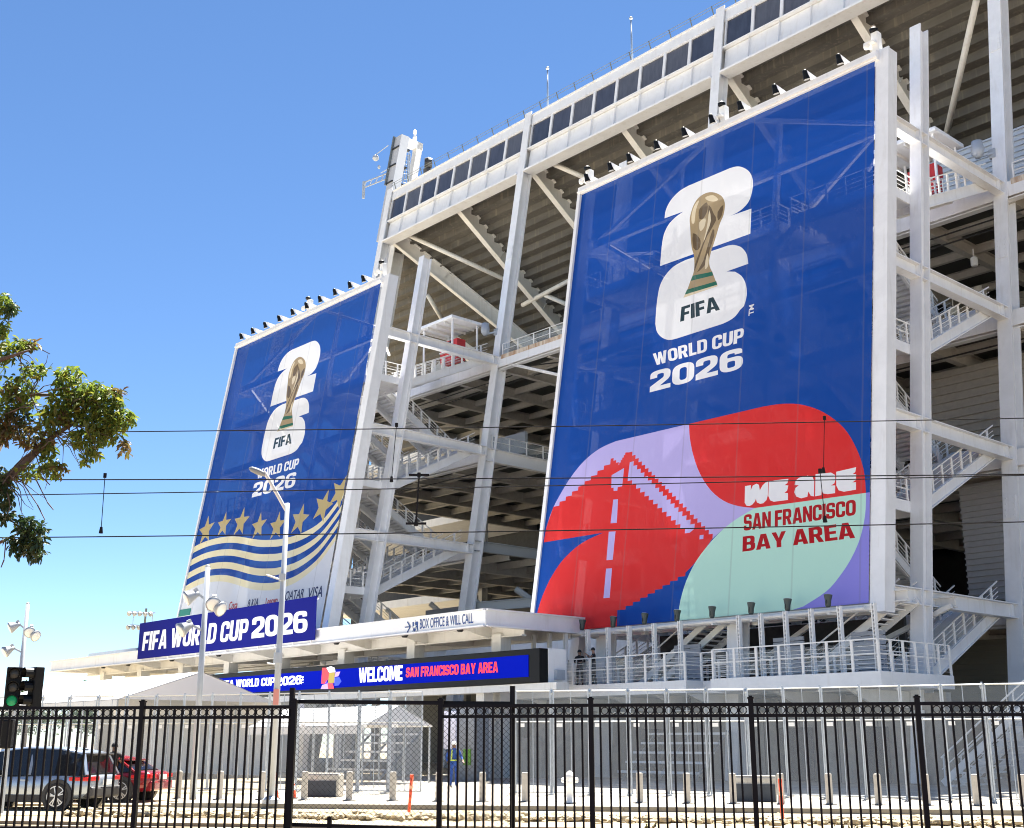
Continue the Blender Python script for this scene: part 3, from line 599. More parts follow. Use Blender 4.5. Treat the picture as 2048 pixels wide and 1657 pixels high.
# ---- farther banner
u0, u1, z0, z1 = -62.9, -41.85, 6.95, 34.75
kl = Crop(480, 660, 4.735); kb4 = Crop(250, 980, 3.945)
src = k1([(190, 1052), (1055, 508), (920, 108)])+k2([(580, 490)]); dst = kl([(290, 722), (725, 412), (715, 100), (245, 1245)])
cs = [sum(p[i] for p in src)/4 for i in (0, 1)]; cd = [sum(p[i] for p in dst)/4 for i in (0, 1)]
fu = (dst[1][0]-dst[0][0])/(src[1][0]-src[0][0]); fz = (dst[2][1]-dst[3][1])/(src[2][1]-src[3][1])
shr = 0
def xf(p): return (cd[0]+(p[0]-cs[0])*fu, cd[1]+(p[1]-cs[1])*fz)
print('emblem scale', fu, fz, [xf(p) for p in src], dst)
sh = [('ground', [(u0, z0), (u1, z0), (u1, z1), (u0, z1)], None, None)]
T0 = [(500, 480), (545, 448), (650, 400), (780, 370), (900, 368), (1050, 392), (1150, 393), (1240, 385), (1400, 338), (1550, 245), (1690, 70), (1760, -40)]
T7 = [(400, 850), (460, 812), (600, 742), (720, 722), (820, 730), (1000, 783), (1120, 792), (1210, 780), (1350, 728), (1500, 610), (1610, 470), (1700, 340)]
A0, A7 = kb4(spline(T0, 4)), kb4(spline(T7, 4)); A0[0] = (u0, A0[0][1]); A7[0] = (u0, A7[0][1]); A0[-1] = (u1, A0[-1][1]); A7[-1] = (u1, A7[-1][1])
def lv(t): return [(min(max(a[0]*(1-t)+b[0]*t, u0), u1), a[1]*(1-t)+b[1]*t) for a, b in zip(A0, A7)]
sh.append(('offwhite', A7+[(u1, z0), (u0, z0)], None, None))
for k in (0, 2, 4, 6): sh.append(('palegold', lv(k/7)+lv((k+1)/7)[::-1], None, None))
for cx, cy, R, rot in ((640, 320, 1.28, -.12), (778, 275, 1.1, 0), (915, 255, 1.22, .05), (1055, 285, 1.12, -.05), (1200, 285, 1.15, 0), (1378, 235, 1.25, .15), (1562, 130, 1.3, .3), (1695, 20, 1.3, .4)):
    c = kb4([(cx, cy)])[0]; pts = []
    for i in range(10):
        a = math.pi/2+i*math.pi/5-rot; q = R if i % 2 == 0 else R*.42; pts.append((min(max(c[0]+q*math.cos(a), u0+.1), u1-.02), c[1]+q*math.sin(a)))
    sh.append(('gold', pts, None, None))
sh += emblem(xf)
bL = lthing('banner', 'smaller farther blue banner with gold stars and wavy gold bands below a trophy emblem', 'banner', (-54, 0, 0)); art_build(sh, BM, bL, (-54, 0, 0), NM)
def ftext(s, name, m, parent, f, size, off=.0, wid=1.0, ext=0.0, shear=0):
    """thin lettering from the built-in typeface; f maps (x, y) in letter heights to parent space"""
    c = bpy.data.curves.new('t', 'FONT'); c.body = s; c.offset = off; c.shear = shear; o = bpy.data.objects.new('t', c); COL.objects.link(o)
    dg = bpy.context.evaluated_depsgraph_get(); me = bpy.data.meshes.new_from_object(o.evaluated_get(dg)); bpy.data.objects.remove(o)
    for vv in me.vertices: vv.co = V(f(vv.co.x*size*wid/.68, vv.co.y*size/.68))
    me.name = name; o = bpy.data.objects.new(name, me); COL.objects.link(o); o.parent = parent; me.materials.clear(); me.materials.append(m); return o
INK = mat('navy ink', (.015, .025, .09), .6); REDI = mat('red ink', (.45, .03, .03), .6)
for s, px, h, m_, wd in (('ADI', (718, 955), .62, INK, .8), ('Coca', (815, 945), .58, REDI, .72), ('8 KIA', (965, 925), .55, INK, .8), ('Lenovo', (1105, 908), .5, REDI, .75), ('QATAR', (1258, 872), .62, INK, .8), ('VISA', (1437, 860), .75, INK, .85)):
    c = kb4([px])[0]; zz = c[1]
    ftext(s, 'lettering', m_, bL, lambda x, y: (c[0]+x+54, BV-.44+LEAN*(zz+y), zz+y), h, .015 if m_ is REDI else .01, wd)
c = kb4([(425, 1000), (512, 990)]); m = MB((-54, 0, 0)); za = c[0][1]; m.prism([(c[0][0], BV-.45+LEAN*za, za), (c[1][0], BV-.45+LEAN*za, za), (c[1][0], BV-.45+LEAN*(za+.55), za+.55), (c[0][0], BV-.45+LEAN*(za+.55), za+.55)], (0, .012, 0)); m.build('sponsor_mark', mat('green ink', (.03, .22, .16), .6), bL)
ftext('TM', 'lettering', BM['lettering'], bR, lambda x, y, c=k2([(1735, 140)])[0]: (c[0]-y+11.8, BV-.44+LEAN*(c[1]+x), c[1]+x), .3, .02)
# banner edge trims and head/foot rails
def trims(ua, ub, za, zb, par, org):
    m = MB(org); o_ = BV-.3
    for z in (zb+.22,): m.obox((ua-.2, o_+LEAN*z, z), (ub+.2, o_+LEAN*z, z), VY, .3, Z, .24); m.obox((ua-.2, o_+LEAN*z-.36, z-.1), (ub+.2, o_+LEAN*z-.36, z-.1), VY, .05, Z, .05)
    m.build('head_rail', WHITE, par); m = MB(org); z = za-.2
    m.obox((ua-.2, o_+LEAN*z, z), (ub+.2, o_+LEAN*z, z), VY, .22, Z, .13); m.tube((ua, o_-.45+LEAN*z, z-.05), (ub, o_-.45+LEAN*z, z-.05), .08, 8); m.build('foot_rail', CREAM, par)
    m = MB(org); p, q = (ua-.12, o_-.05+LEAN*za, za), (ua-.12, o_-.05+LEAN*zb, zb+.5); m.obox(p, q, VX, .12, VY, .16); m.build('edge_trim', WHITE, par)
trims(-20.72, -.22, 7.3, 34.42, TR, (UD, 0, 0)); trims(-62.9, -41.85, 6.95, 34.75, TL, (UB+.2, 0, 0))
# flood lights along the banner heads and the foot of the nearer one
def flood_proto(up, lab, grp):
    r = thing('flood_light', lab, 'flood light', group=grp); m = MB()
    if up: m.bar((0, .55, -.25), (0, -1.0, -.3), .14, .1); m.build('arm', CREAM, r)
    else:
        m.prism([(-.04, .25, -.1), (-.04, -.9, .45), (-.04, -.75, .65), (-.04, .3, .55)], (.08, 0, 0)); m.build('arm', WHITE, r)
    c = V((0, -.95, .3)) if not up else V((0, -.95, .35)); ax = V((0, .38, -1)) if not up else V((0, .12, 1))
    MB().lathe(c-ax.normalized()*.3, [(.11, 0), (.16, .1), (.17, .35), (.23, .62), (.24, .66)], ax, 14).build('lamp_housing', BLACK if not up else mat('dark green lamp', (.05, .065, .06), .5), r, smooth=True)
    MB().lathe(c+ax.normalized()*.355, [(.21, 0), (.21, .025)], ax, 14).build('lens', LAMPG, r); MB().torus(c-ax.normalized()*.05, (1, 0, 0), .2, .02, 12, 4).build('yoke', BLACK, r); return r
pd = flood_proto(False, 'x', 'flood lights along the banner heads'); puu = flood_proto(True, 'x', 'dark flood lights along the foot of the bridge banner')
def place(p, pxs, v0, z, zoff, labs):
    for i, (x, lab) in enumerate(zip(pxs, labs)):
        zz = z+zoff; lo = None
        for it in range(6):
            pass
        # u where the picture column meets the rail line
        best = min((abs(0), 0), (0, 0)); a, b = -70, 5
        for it in range(40):
            mu = (a+b)/2; q = toW((mu, v0+LEAN*zz, zz))-C0; zc = q.y*math.cos(PIT)+q.z*math.sin(PIT); sx = 1024+FPX*q.x/zc
            if sx < x: a = mu
            else: b = mu
        o = p if not p.get('used') else dup(p); p['used'] = 1; o.location = toW((mu, v0+LEAN*zz, zz)); o.rotation_euler = (0, 0, RZ); o['label'] = lab; o.scale = (.78, .78, .78)
ORD = ['leftmost', 'second from left', 'third from left', 'fourth from left', 'fifth from left', 'sixth from left', 'seventh from left', 'eighth from left', 'ninth from left', 'tenth from left']
place(pd, [1190, 1237, 1275, 1330, 1385, 1440, 1497, 1567, 1628, 1695], BV-.3, 34.6, .25, ['small black flood light, %s along the top of the bridge banner' % o for o in ORD])
place(pd, [497, 520, 545, 573, 600, 628, 655, 685, 715, 742], BV-.3, 34.95, .25, ['small black flood light, %s along the top of the starred banner' % o for o in ORD])
place(puu, [1185, 1247, 1310, 1375, 1445, 1523, 1596, 1677], BV-.3, 7.15, 0, ['dark upward flood light, %s along the foot of the bridge banner' % o for o in ORD])
for k in ('used',):
    for p in (pd, puu):
        pass
for o in list(sc.objects):
    if 'used' in o: del o['used']
def ccam(u, z, lab):
    r = lthing('security_camera', lab, 'camera', (u, BV-.2+LEAN*z, z)); MB().box((-.2, -.2, 0), (.2, .2, 1.2)).build('housing', WPLAS, r, bevel=.05); m = MB(); m.box((-.45, -.5, .5), (.1, .1, .6)); m.lathe((-.35, -.4, .3), [(.12, 0), (.16, .1), (.16, .2)], n=10); m.build('arm', WPLAS, r)
    MB().lathe((0, -.2, 1.2), [(.2, 0), (.22, .12), (.05, .25)], n=10).build('antenna', BLACK, r)
ccam(-20.3, 34.8, 'white camera and antenna box at the top left corner of the bridge banner')
ccam(-9.8, 34.8, 'white camera and antenna box midway along the top of the bridge banner')
ccam(-.2, 34.9, 'white camera and antenna box at the top right corner of the bridge banner')
ccam(-52, 35.1, 'white camera and antenna box midway along the top of the starred banner')
ccam(-42, 35.2, 'white camera and antenna box at the top right corner of the starred banner')
# ============================================================ ENTRANCE CANOPY, SIGNS
CV = -7.0; cu1 = -17.0; cu0 = -69.7; cz0, cz1 = 7.1, 7.88
cp = lthing('entrance_canopy', 'long low white flat entrance canopy on square posts in front of the stadium', 'canopy', (-40, CV, 0)); OC = (-40, CV, 0)
def canopy_part(name, m_, fn, **k): m = MB(OC); fn(m); return m.build(name, m_, cp, **k)
def fa(m):
    for a, b in (((cu0, CV), (cu1, CV)), ((cu1, CV), (cu1, .3)), ((cu0, CV), (cu0, .3))):
        sd_ = VY if a[1] == b[1] else VX
        m.obox((a[0], a[1], 7.49), (b[0], b[1], 7.49), sd_, .03, Z, .40)
        for z in (cz0, cz1): m.obox((a[0], a[1], z), (b[0], b[1], z), sd_, .17, Z, .035)
canopy_part('fascia', WHITE, fa)
canopy_part('roof', WHITE, lambda m: m.box((cu0+.2, CV+.2, 7.6), (cu1-.2, .3, 7.7)))
canopy_part('soffit', CREAM, lambda m: m.box((cu0+.2, CV+.2, 7.45), (cu1-.2, .3, 7.56)))
def ribs(m):
    u = cu0+2.6
    while u < cu1:
        m.prism([(u, CV+.2, 7.45), (u, CV+.2, 7.3), (u, -3.9, 6.75), (u, 0, 6.9), (u, 0, 7.45)], (.12, 0, 0)); u += 5.25
    for v in (-4.2, -1): m.ibeam((cu0+.5, v, 7.1), (cu1-.3, v, 7.1), VY, .6, .3)
canopy_part('soffit_rib', CREAM, ribs)
for u in (-66, -59.5, -53, -46.5, -40, -33, -26.3, -19.2): canopy_part('post', CREAM, lambda m: m.box((u-.35, -4.4, 0), (u+.35, -3.7, 7.0)))
canopy_part('roof_equipment', POLEG, lambda m: m.box((cu0+5.5, CV+.6, 7.9), (-56, CV+1.2, 8.25)))
def lampbit(m):
    for u in (-62, -57.8, -51, -44.5, -37.2, -31, -24.6, -20): m.lathe((u, CV+.9, 7.05), [(.12, 0), (.2, .12), (.2, .3)], n=10)
canopy_part('dome_camera', BLKPL, lampbit)
nv = mat('navy sign blue', (.02, .06, .22), .5)
def CP(x, y): l = onV(x, y, CV-.05); return (l.x, l.z)
class CropV:
    def __init__(s, x, y, k, v): s.x, s.y, s.k, s.v = x, y, k, v
    def __call__(s, pts): return [(lambda l: (l.x, l.z))(onV(s.x+p[0]/s.k, s.y+p[1]/s.k, s.v)) for p in pts]
kc = CropV(620, 1200, 3.25, CV-.05)
b0, b1 = kc([(712, 187), (1083, 150)])
t = 'BOX OFFICE & WILL CALL'; wd_ = (b1[0]-b0[0])/8.95/.43
ftext(t, 'lettering', nv, cp, lambda x, y: (b0[0]+x+40, -.055, b0[1]+y), .47, .008, (b1[0]-b0[0])/(.47/.68)/12.4)
q = kc([(666, 205), (701, 203), (701, 140), (666, 143)]); m = MB(OC); m.prism([(p[0], CV-.05, p[1]) for p in q], (0, .015, 0)); m.build('access_plate', nv, cp)
m = MB(OC); cx = (q[0][0]+q[1][0])/2; cz = (q[0][1]+q[2][1])/2
def at(x, z): return (cx+x, CV-.065, cz+z)
m.torus(at(-.03, -.13), VY, .15, .025, 16, 4); m.lathe(at(-.03, .25), [(.06, -.01), (.06, .01)], VY, 10); m.bar(at(-.03, .17), at(0, -.08), .06, .02); m.bar(at(0, -.08), at(.15, -.1), .06, .02); m.bar(at(.14, -.1), at(.2, -.26), .06, .02); m.bar(at(-.03, .06), at(.12, .04), .05, .02)
m.build('access_symbol', WPLAS, cp)
a = kc([(618, 178), (652, 178)]); ax, az, bx = a[0][0], a[0][1], a[1][0]; m = MB(OC); m.bar((ax, CV-.06, az), (bx, CV-.06, az), .02, .05); m.bar((bx, CV-.06, az), (bx-.25, CV-.06, az+.27), .02, .06); m.bar((bx, CV-.06, az), (bx-.25, CV-.06, az-.27), .02, .06); m.build('arrow', nv, cp)
# printed sign on the canopy edge
SV = CV-.3; sg = lthing('sign', 'dark blue vinyl sign reading FIFA WORLD CUP 2026 hung on the canopy edge', 'sign', (-42.5, SV, 7.3)); OS = (-42.5, SV, 7.3)
su0, su1, sz0, sz1 = -53.8, -31.4, 7.28, 9.75
MB(OS).box((su0, SV, sz0), (su1, SV+.04, sz1)).build('panel', mat('sign blue', (.005, .008, .17), .7, spec=.1, bump=.15, bscale=.8), sg)
m = MB(OS)
for k in range(12): u = su0+.5+k*(su1-su0-1)/11; m.bar((u, SV+.1, sz0-.15), (u, SV+.1, sz1-.1), .07)
m.bar((su0, SV+.12, sz1-.15), (su1, SV+.12, sz1-.15), .08); m.build('frame', RAIL, sg)
def flat_text(parent, org, s, m_, v, bl, br, tl, tr, gap=.07, name='lettering'):
    ov, res = partition(text_shapes('x', s, bl, br, tl, tr, gap=gap)); mm = MB(org); mm.v = [V((p.x, v, p.y))-mm.o for p in ov]; mm.f = [tuple(t) for t in res['x']]; return mm.build(name, m_, parent)
ks = CropV(250, 980, 3.945, SV-.012); SW = mat('sign white', (.8, .8, .82), .5)
flat_text(sg, OS, 'FIFA WORLD CUP', SW, SV-.012, *ks([(132, 1270), (962, 1180), (150, 1122), (980, 1012)]), gap=.055)
flat_text(sg, OS, '2026', SW, SV-.012, *ks([(997, 1172), (1440, 1122), (1005, 1005), (1440, 948)]), gap=.03)
# LED board
LV = -6.0; OL = (-30, LV, 4.4); led = lthing('led_board', 'long black-framed electronic board glowing blue with the words WELCOME SAN FRANCISCO BAY AREA', 'led board', OL)
lu0, lu1, lz0, lz1 = -46, -14.3, 4.38, 5.95
MB(OL).box((lu0, LV, lz0), (lu1, LV+.55, lz1)).build('frame', BLACK, led, bevel=.03)
MB(OL).box((lu1-2.0, LV+.56, lz0+.02), (lu1+.02, LV+1.75, lz1+.02)).build('cabinet', WHITE, led, bevel=.02)
MB(OL).box((lu1+.0, LV+.9, lz0+.15), (lu1+.22, LV+1.45, lz0+.6)).build('junction_box', POLEG, led)
LB = mat('led blue', (.001, .006, .24), .9, emit=.28, spec=.05); MB(OL).box((lu0+.3, LV-.03, lz0+.28), (lu1-.75, LV-.005, lz1-.28)).build('screen', LB, led)
LW = mat('led white', (.85, .85, .9), .4, emit=.3); LR = mat('led red', (.75, .02, .03), .4, emit=.34)
kl_ = CropV(620, 1200, 3.25, LV-.04); kw = CropV(380, 1280, 5.39, LV-.04)
flat_text(led, OL, 'WELCOME', LW, LV-.04, *kl_([(316, 537), (600, 522), (318, 442), (602, 424)]), gap=.05)
flat_text(led, OL, 'SAN FRANCISCO BAY AREA', LR, LV-.04, *kl_([(622, 503), (1222, 470), (625, 440), (1222, 400)]), gap=.06)
flat_text(led, OL, 'FIFA WORLD CUP', LW, LV-.04, *kw([(330, 520), (905, 490), (330, 440), (915, 400)]), gap=.06)
flat_text(led, OL, '2026', LW, LV-.04, *kw([(925, 497), (1200, 475), (932, 400), (1205, 378)]), gap=.04)
c = kw([(1222, 475)])[0]; ftext('TM', 'lettering', LW, led, lambda x, y: (c[0]-y+30, -.04, c[1]+x-4.4), .22, .02)
def led_shape(pts, col, nm='logo'):
    pp = kw(pts); mm = MB(OL); mm.add([(p[0], LV-.04, p[1]) for p in pp], [tuple(range(len(pp)))]); mm.build(nm, mat('led '+col[0], col[1], .4, emit=.28), led)
led_shape([(1470, 300), (1520, 282), (1560, 300), (1568, 345), (1500, 350)], ('white', (.85, .85, .9))); led_shape([(1425, 300), (1468, 300), (1500, 350), (1490, 420), (1455, 470), (1415, 470), (1420, 380)], ('red', (.75, .02, .03)))
led_shape([(1500, 352), (1562, 347), (1556, 465), (1485, 466), (1492, 420)], ('olive', (.30, .22, .02))); led_shape([(1570, 345), (1620, 340), (1600, 390), (1560, 400)], ('lilac', (.42, .25, .75))); led_shape([(1560, 405), (1610, 400), (1632, 445), (1600, 490), (1557, 495)], ('bright blue', (.01, .04, .85)))
led_shape([(1408, 528), (1425, 485), (1480, 468), (1490, 528)], ('lilac', 0)); led_shape([(1480, 468), (1540, 470), (1552, 525), (1492, 528)], ('red', 0)); led_shape([(1455, 470), (1485, 466), (1470, 430)], ('bright blue', 0))
for u in (-44, -38, -26.4, -19.2): MB(OL).box((u-.3, LV+.56, -.02), (u+.3, LV+1.15, lz0+.3)).build('leg', CREAM, led)
m = MB(OL); m.box((lu0, LV+.1, lz0-.35), (lu1+1, LV+.9, lz0-.02)); m.build('sill', CREAM, led)

# ============================================================ RAISED PLATFORM WITH TURNSTILES AND STAIRS
pl = lthing('platform', 'raised white walkway with glass railings below the bridge banner', 'walkway', (-10, -2, 0)); OP = (-10, -2, 0)
PZ = 4.38
def PP(name, m_, fn, **k): m = MB(OP); fn(m); return m.build(name, m_, pl, **k)
PP('deck', WHITE, lambda m: (m.box((-20.5, -2.6, PZ-.55), (-8.4, 3, PZ)), m.box((-8.4, -1.4, PZ-.55), (-7.0, 3, PZ-.004))))
PP('deck', WHITE, lambda m: m.box((-7.0, -2.6, PZ-.55), (1.4, 3, PZ)))
PP('soffit', CREAM, lambda m: [m.prism([(u, -2.3, PZ-.6), (u, 3, PZ-.6), (u, 3, PZ-1.3), (u, -.4, PZ-1.2)], (.15, 0, 0)) for u in (-19, -16.2, -13.4, -10.6, -8.6, -4, -.5)])
for v, a, b in ((-2.5, -20.4, -8.5), (-2.5, -6.9, 1.3)):
    o = guard(MB(OP), [(a, v, PZ), (b, v, PZ)], sp=1.25, wires=6, pw=.11, h=1.25).build('guardrail', RAIL, pl); MB(OP).box((a, v+.05, PZ+.1), (b, v+.07, PZ+1.1)).build('glass_panel', see_through('clear rail glass', (.6, .65, .65), .08, .15, 0), o)
guard(MB(OP), [(1.3, -2.5, PZ), (1.3, 3, PZ)], sp=1.0, wires=6, pw=.11, h=1.25).build('guardrail', RAIL, pl)
guard(MB(OP), [(-8.5, -2.5, PZ), (-8.45, -1.4, PZ), (-6.95, -1.4, PZ), (-6.9, -2.5, PZ)], sp=1.0, wires=6, pw=.11, h=1.25).build('guardrail', RAIL, pl)
for u in (-19.6, -18.4, -17.2, -15.6, -14.2, -12.8, -11.2, -9.6, -6.2, -5.0, -3.7, -2.4, -1.0, .6):
    def stud(m):
        m.box((u-.07, -1.55, PZ), (u-.03, -1.35, 7.15)); m.box((u+.05, -1.55, PZ), (u+.09, -1.35, 7.15)); z = PZ+.1
        while z < 7.1: m.box((u-.03, -1.5, z), (u+.05, -1.4, z+.07)); z += .17
    PP('stud', RAIL, stud)
PP('shade_backdrop', DARK, lambda m: m.box((-17, 5.6, PZ), (-2.2, 5.8, 7.3)))  # added dark sheet standing in for the shade behind the walkway
for u0 in (-11.4, -5.6, -1.6):
    PP('cladding_panel', mat('shaded cladding', (.34, .355, .38), .6, var=.1), lambda m: [m.box((u0, .2, PZ+.05+k*.2), (u0+1.6, .28, PZ+.22+k*.2)) for k in range(9)])
for u0, sg_ in ((-14.5, 1), (-13.2, 1), (-4.5, 1)):
    def fl(m):
        for k in range(16): m.box((u0+sg_*k*.3-.35, 1.2, PZ+.15+k*.19), (u0+sg_*k*.3, 2.6, PZ+.2+k*.19))
        for v in (1.2, 2.6):
            m.bar((u0-.3, v, PZ), (u0+4.8*sg_, v, PZ+3.2), .08, .3, VY); m.bar((u0-.3, v, PZ+1), (u0+4.8*sg_, v, PZ+4.0), .06)
    PP('stair_flight', RAIL, fl)
for k, (a, b) in enumerate((((-19, 3.6), (-11, 7.0)), ((-12, 3.9), (-6, 7)), ((-9, 3.7), (1, 7.4)))):
    PP('brace', CREAM, lambda m: m.bar((a[0], 3.3+k*.4, a[1]), (b[0], 3.3+k*.4, b[1]), .2))
PP('rear_beam', CREAM, lambda m: [m.ibeam((-21, v, 7.6), (1, v, 7.6), VY, .5, .3) for v in (.6, 4.5)])
for u in (-16.5, -8.0): PP('column', WHITE, lambda m: m.ibeam((u, .2, 0), (u, .9, 7.4), VX, .8, .7, .09, .08))
for u in (-17.5, -13.6, -9.8):
    l = lthing('under_deck_lamp', 'dark floodlight under the white walkway, %s of three' % {-17.5: 'left', -13.6: 'middle', -9.8: 'right'}[u], 'lamp', (u, -1.2, PZ-1.15), 'floodlights under the walkway'); MB().box((-.45, -.2, -.12), (.45, .25, .12)).build('housing', BLKPL, l, bevel=.05); MB().box((.36, -.05, .1), (.46, .05, .55)).build('stem', BLKPL, l); MB().box((-.38, -.15, -.15), (.38, .2, -.12)).build('lens', LAMPG, l)
# sloping concrete pier and ground-floor walls
pr = lthing('concrete_pier', 'sloping concrete buttress under the left end of the white walkway', 'pier', (-18, -2, 0))
MB((-18, -2, 0)).prism([(-20.2, -2.4, 0), (-20.2, 3, 0), (-18.9, 3, 3.8), (-18.9, -1.2, 3.8)], (2.6, 0, 0)).build('buttress', CONC, pr, bevel=.03); MB((-18, -2, 0)).box((-20.4, -2.8, 0), (-18.0, -2.4, 1.9)).build('plinth', CONC, pr)
wl = lthing('concrete_wall', 'long pale concrete wall behind the mesh fence below the walkway', 'wall', (-6, 2, 0))
MB((-6, 2, 0)).box((-17, 2.4, 0), (1.3, 2.8, 3.7)).build('panel', CONC, wl); MB((-6, 2, 0)).box((-17, 2.25, 3.0), (1.3, 2.39, 3.3)).build('coping', CONC, wl)
for u in range(-16, 2, 2): MB((-6, 2, 0)).box((u, 2.38, 0), (u+.04, 2.396, 2.95)).build('joint', mat('dark joint', (.08, .075, .07), .9), wl)
gs = lthing('ground_stair', 'white steel stair with railings behind the mesh fence at the right edge', 'stair', (4, 1.5, 0))
for v in (1.2, 3.2):
    m = MB((4, 1.5, 0))
    for k in range(14): m.box((1.6+k*.3, v, k*.25), (1.95+k*.3, v+1.4, k*.25+.06))
    for vv in (v, v+1.4): m.bar((1.5, vv, .1), (5.9, vv, 3.6), .07, .28, VY)
    m.build('flight', WHITE, gs)
    m = MB((4, 1.5, 0))
    for vv in (v, v+1.4):
        m.bar((1.5, vv, 1.1), (5.9, vv, 4.5), .06); m.bar((1.5, vv, .65), (5.9, vv, 4.1), .035)
        for k in range(5): m.bar((1.6+k*1.05, vv, .1+k*.83), (1.6+k*1.05, vv, 1.15+k*.82), .05)
    m.build('handrail', RAIL, gs)
for a, b in ((-15.6, -14.2), (-7.0, -5.2), (-2.6, -1.4)): MB((-6, 2, 0)).box((a, 2.2, 0), (b, 2.244, 2.35)).build('doorway', DARK, wl)
def bench(u, v, lab):
    b = lthing('bleacher', lab, 'bleacher', (u, v, 0), 'white slatted bleachers behind the mesh fence')
    for k in range(5): MB().box((0, k*.55, .35+k*.42), (4.6, k*.55+.3, .45+k*.42)).build('plank', WPLAS, b)
    m = MB()
    for x in (.2, 2.3, 4.4): m.bar((x, .1, 0), (x, 2.6, 2.2), .09); m.bar((x, 2.6, 0), (x, 2.6, 2.2), .09)
    m.build('frame', GALV, b)
bench(-12.5, -2.8, 'white slatted bleacher behind the mesh fence below the walkway'); bench(-26.5, -9.4, 'white slatted bleacher behind the mesh fence below the electronic board')
kio = lthing('ticket_post', 'tall white and grey ticket pillar with a small red box behind the chain-link gate', 'pillar', (-29.3, -9.6, 0)); MB().box((-.35, -.25, 0), (.35, .25, 3.9)).build('body', mat('lavender white', (.62, .62, .74), .5), kio, bevel=.03); MB().box((.55, -.1, 0), (.95, .2, 3.4)).build('side_post', CREAM, kio); MB().box((.7, -.3, 2.6), (1.1, -.1, 3.0)).build('red_box', RED, kio)
kp = lthing('grey_pillar', 'grey square pillar with a pale notice board right of the opening in the fence', 'pillar', (-17.3, -8.2, 0)); MB().box((-.4, -.4, 0), (1.4, .5, 3.3)).build('body', mat('slate grey', (.20, .22, .25), .6), kp, bevel=.03); MB().box((-.6, -.55, 1.4), (.25, -.42, 3.1)).build('notice', mat('lavender white', 0), kp); MB().box((.7, -.45, .7), (1.2, -.41, 1.4)).build('green_sticker', mat('green sticker', (.10, .28, .03), .5), kp)

# ============================================================ WHITE TENTS
def tent(px_peak, v0, hw, he, length, lab, rise):
    pk = onV(*px_peak, v0); r = lthing('event_tent', lab, 'tent', (pk.x, v0, 0)); zp = pk.z; ze = zp-rise
    m = MB(); A = [(0, -hw, ze), (0, 0, zp), (0, hw, ze)]; B = [(-length, -hw, ze), (-length, 0, zp), (-length, hw, ze)]
    T_ = V((0, 0, .05)); m.add([*A, *B, *[V(p)-T_ for p in A+B]], [(0, 1, 4, 3), (1, 2, 5, 4), (6, 9, 10, 7), (7, 10, 11, 8), (0, 3, 9, 6), (2, 8, 11, 5)]); m.build('roof', mat('tent vinyl', (.80, .80, .82), .45), r)
    MB().prism([(-.03, -hw, ze), (-.03, hw, ze), (-.03, 0, zp-.04)], (-.03, 0, 0)).build('gable', mat('shaded gable vinyl', (.62, .63, .67), .5), r)  # same vinyl as the roof, greyer: shade on the gable put into the colour
    if length > 12: MB().box((-length, hw-.05, 0), (-.1, hw, ze)).build('rear_wall', mat('tent vinyl', 0), r)
    MB().box((-length, -hw, ze-.35), (-.1, -hw+.03, ze)).build('valance', mat('tent vinyl', 0), r)
    for k in range(6):
        for v in (-hw, hw): MB().tube((-.15-k*(length-.3)/5, v*.98, 0), (-.15-k*(length-.3)/5, v*.98, ze), .05, 6).build('pole', GALV, r)
tent((405, 1343), -15, 4.4, 2.6, 20, 'large white gabled event tent in front of the blue canopy sign', 1.45)
tent((800, 1410), -13.2, 1.8, 2, 9.5, 'small white tent roof below the electronic board behind the chain-link gate', .85)
# ============================================================ TEMPORARY MESH FENCE
MESH = see_through('wire mesh', (.26, .30, .34), .15, .5, .1); SCREEN = see_through('screen cloth', (.22, .24, .27), .22, .85, .25)
tf = thing('temporary_fence_panel', 'x', 'fence panel', group='tall galvanised mesh fence panels in front of the stadium'); W_ = 1.25; H_ = 3.42
m = MB()
for x in (.03, W_-.03): m.tube((x, 0, .05), (x, 0, H_), .028, 6)
for z in (.08, 2.38, H_-.02): m.tube((.03, 0, z), (W_-.03, 0, z), .024, 6)
m.tube((W_/2, 0, .08), (W_/2, 0, H_), .014, 5); m.build('frame', GALV, tf)
MB().box((.05, -.006, 2.42), (W_-.05, .006, H_-.05)).build('wire_mesh', MESH, tf); MB().box((.05, .012, .1), (W_-.05, .02, 2.36)).build('screen_cloth', SCREEN, tf)
m = MB(); m.tube((-.05, .1, .04), (-.05, .1, H_+.06), .035, 6); m.lathe((-.05, .1, H_-.15), [(.05, 0), (.075, .06), (.05, .14)], n=8); m.box((-.12, -.35, .0), (.06, .45, .05)); m.build('post_foot', GALV, tf)
MB().box((.14, -.05, 2.2), (.34, -.03, 2.32)).build('tie_tag', WPLAS, tf)
pts = [V((-24.5, 50.5, 0)), V((-13.4, 46.9, 0)), V((-6.5, 44.2, 0)), V((-3.2, 43.3, 0))]; pts2 = [V((.1, 42.7, 0)), V((7.8, 41.3, 0)), V((14.3, 37.6, 0)), V((19.5, 35.6, 0))]
fi = 0; spots = []
for P_ in (pts, pts2):
    for a, b in zip(P_, P_[1:]):
        n = max(1, round((b-a).length/1.3)); d = (b-a)/n
        for k in range(n): spots.append((a+d*k, math.atan2(d.y, d.x)))
def near(x):
    for a, b, s in ((-30, -17, 'behind the traffic signal'), (-17, -10.5, 'behind the parked cars'), (-10.5, -7.0, 'around the two lamp poles'), (-7.0, -2.0, 'behind the chain-link gate'), (-2, 2.2, 'around the hydrant'), (2.2, 6.5, 'under the left half of the walkway'), (6.5, 10.5, 'under the right half of the walkway'), (10.5, 40, 'at the right edge')):
        if a <= x < b: return s
from collections import Counter
cnt = Counter()
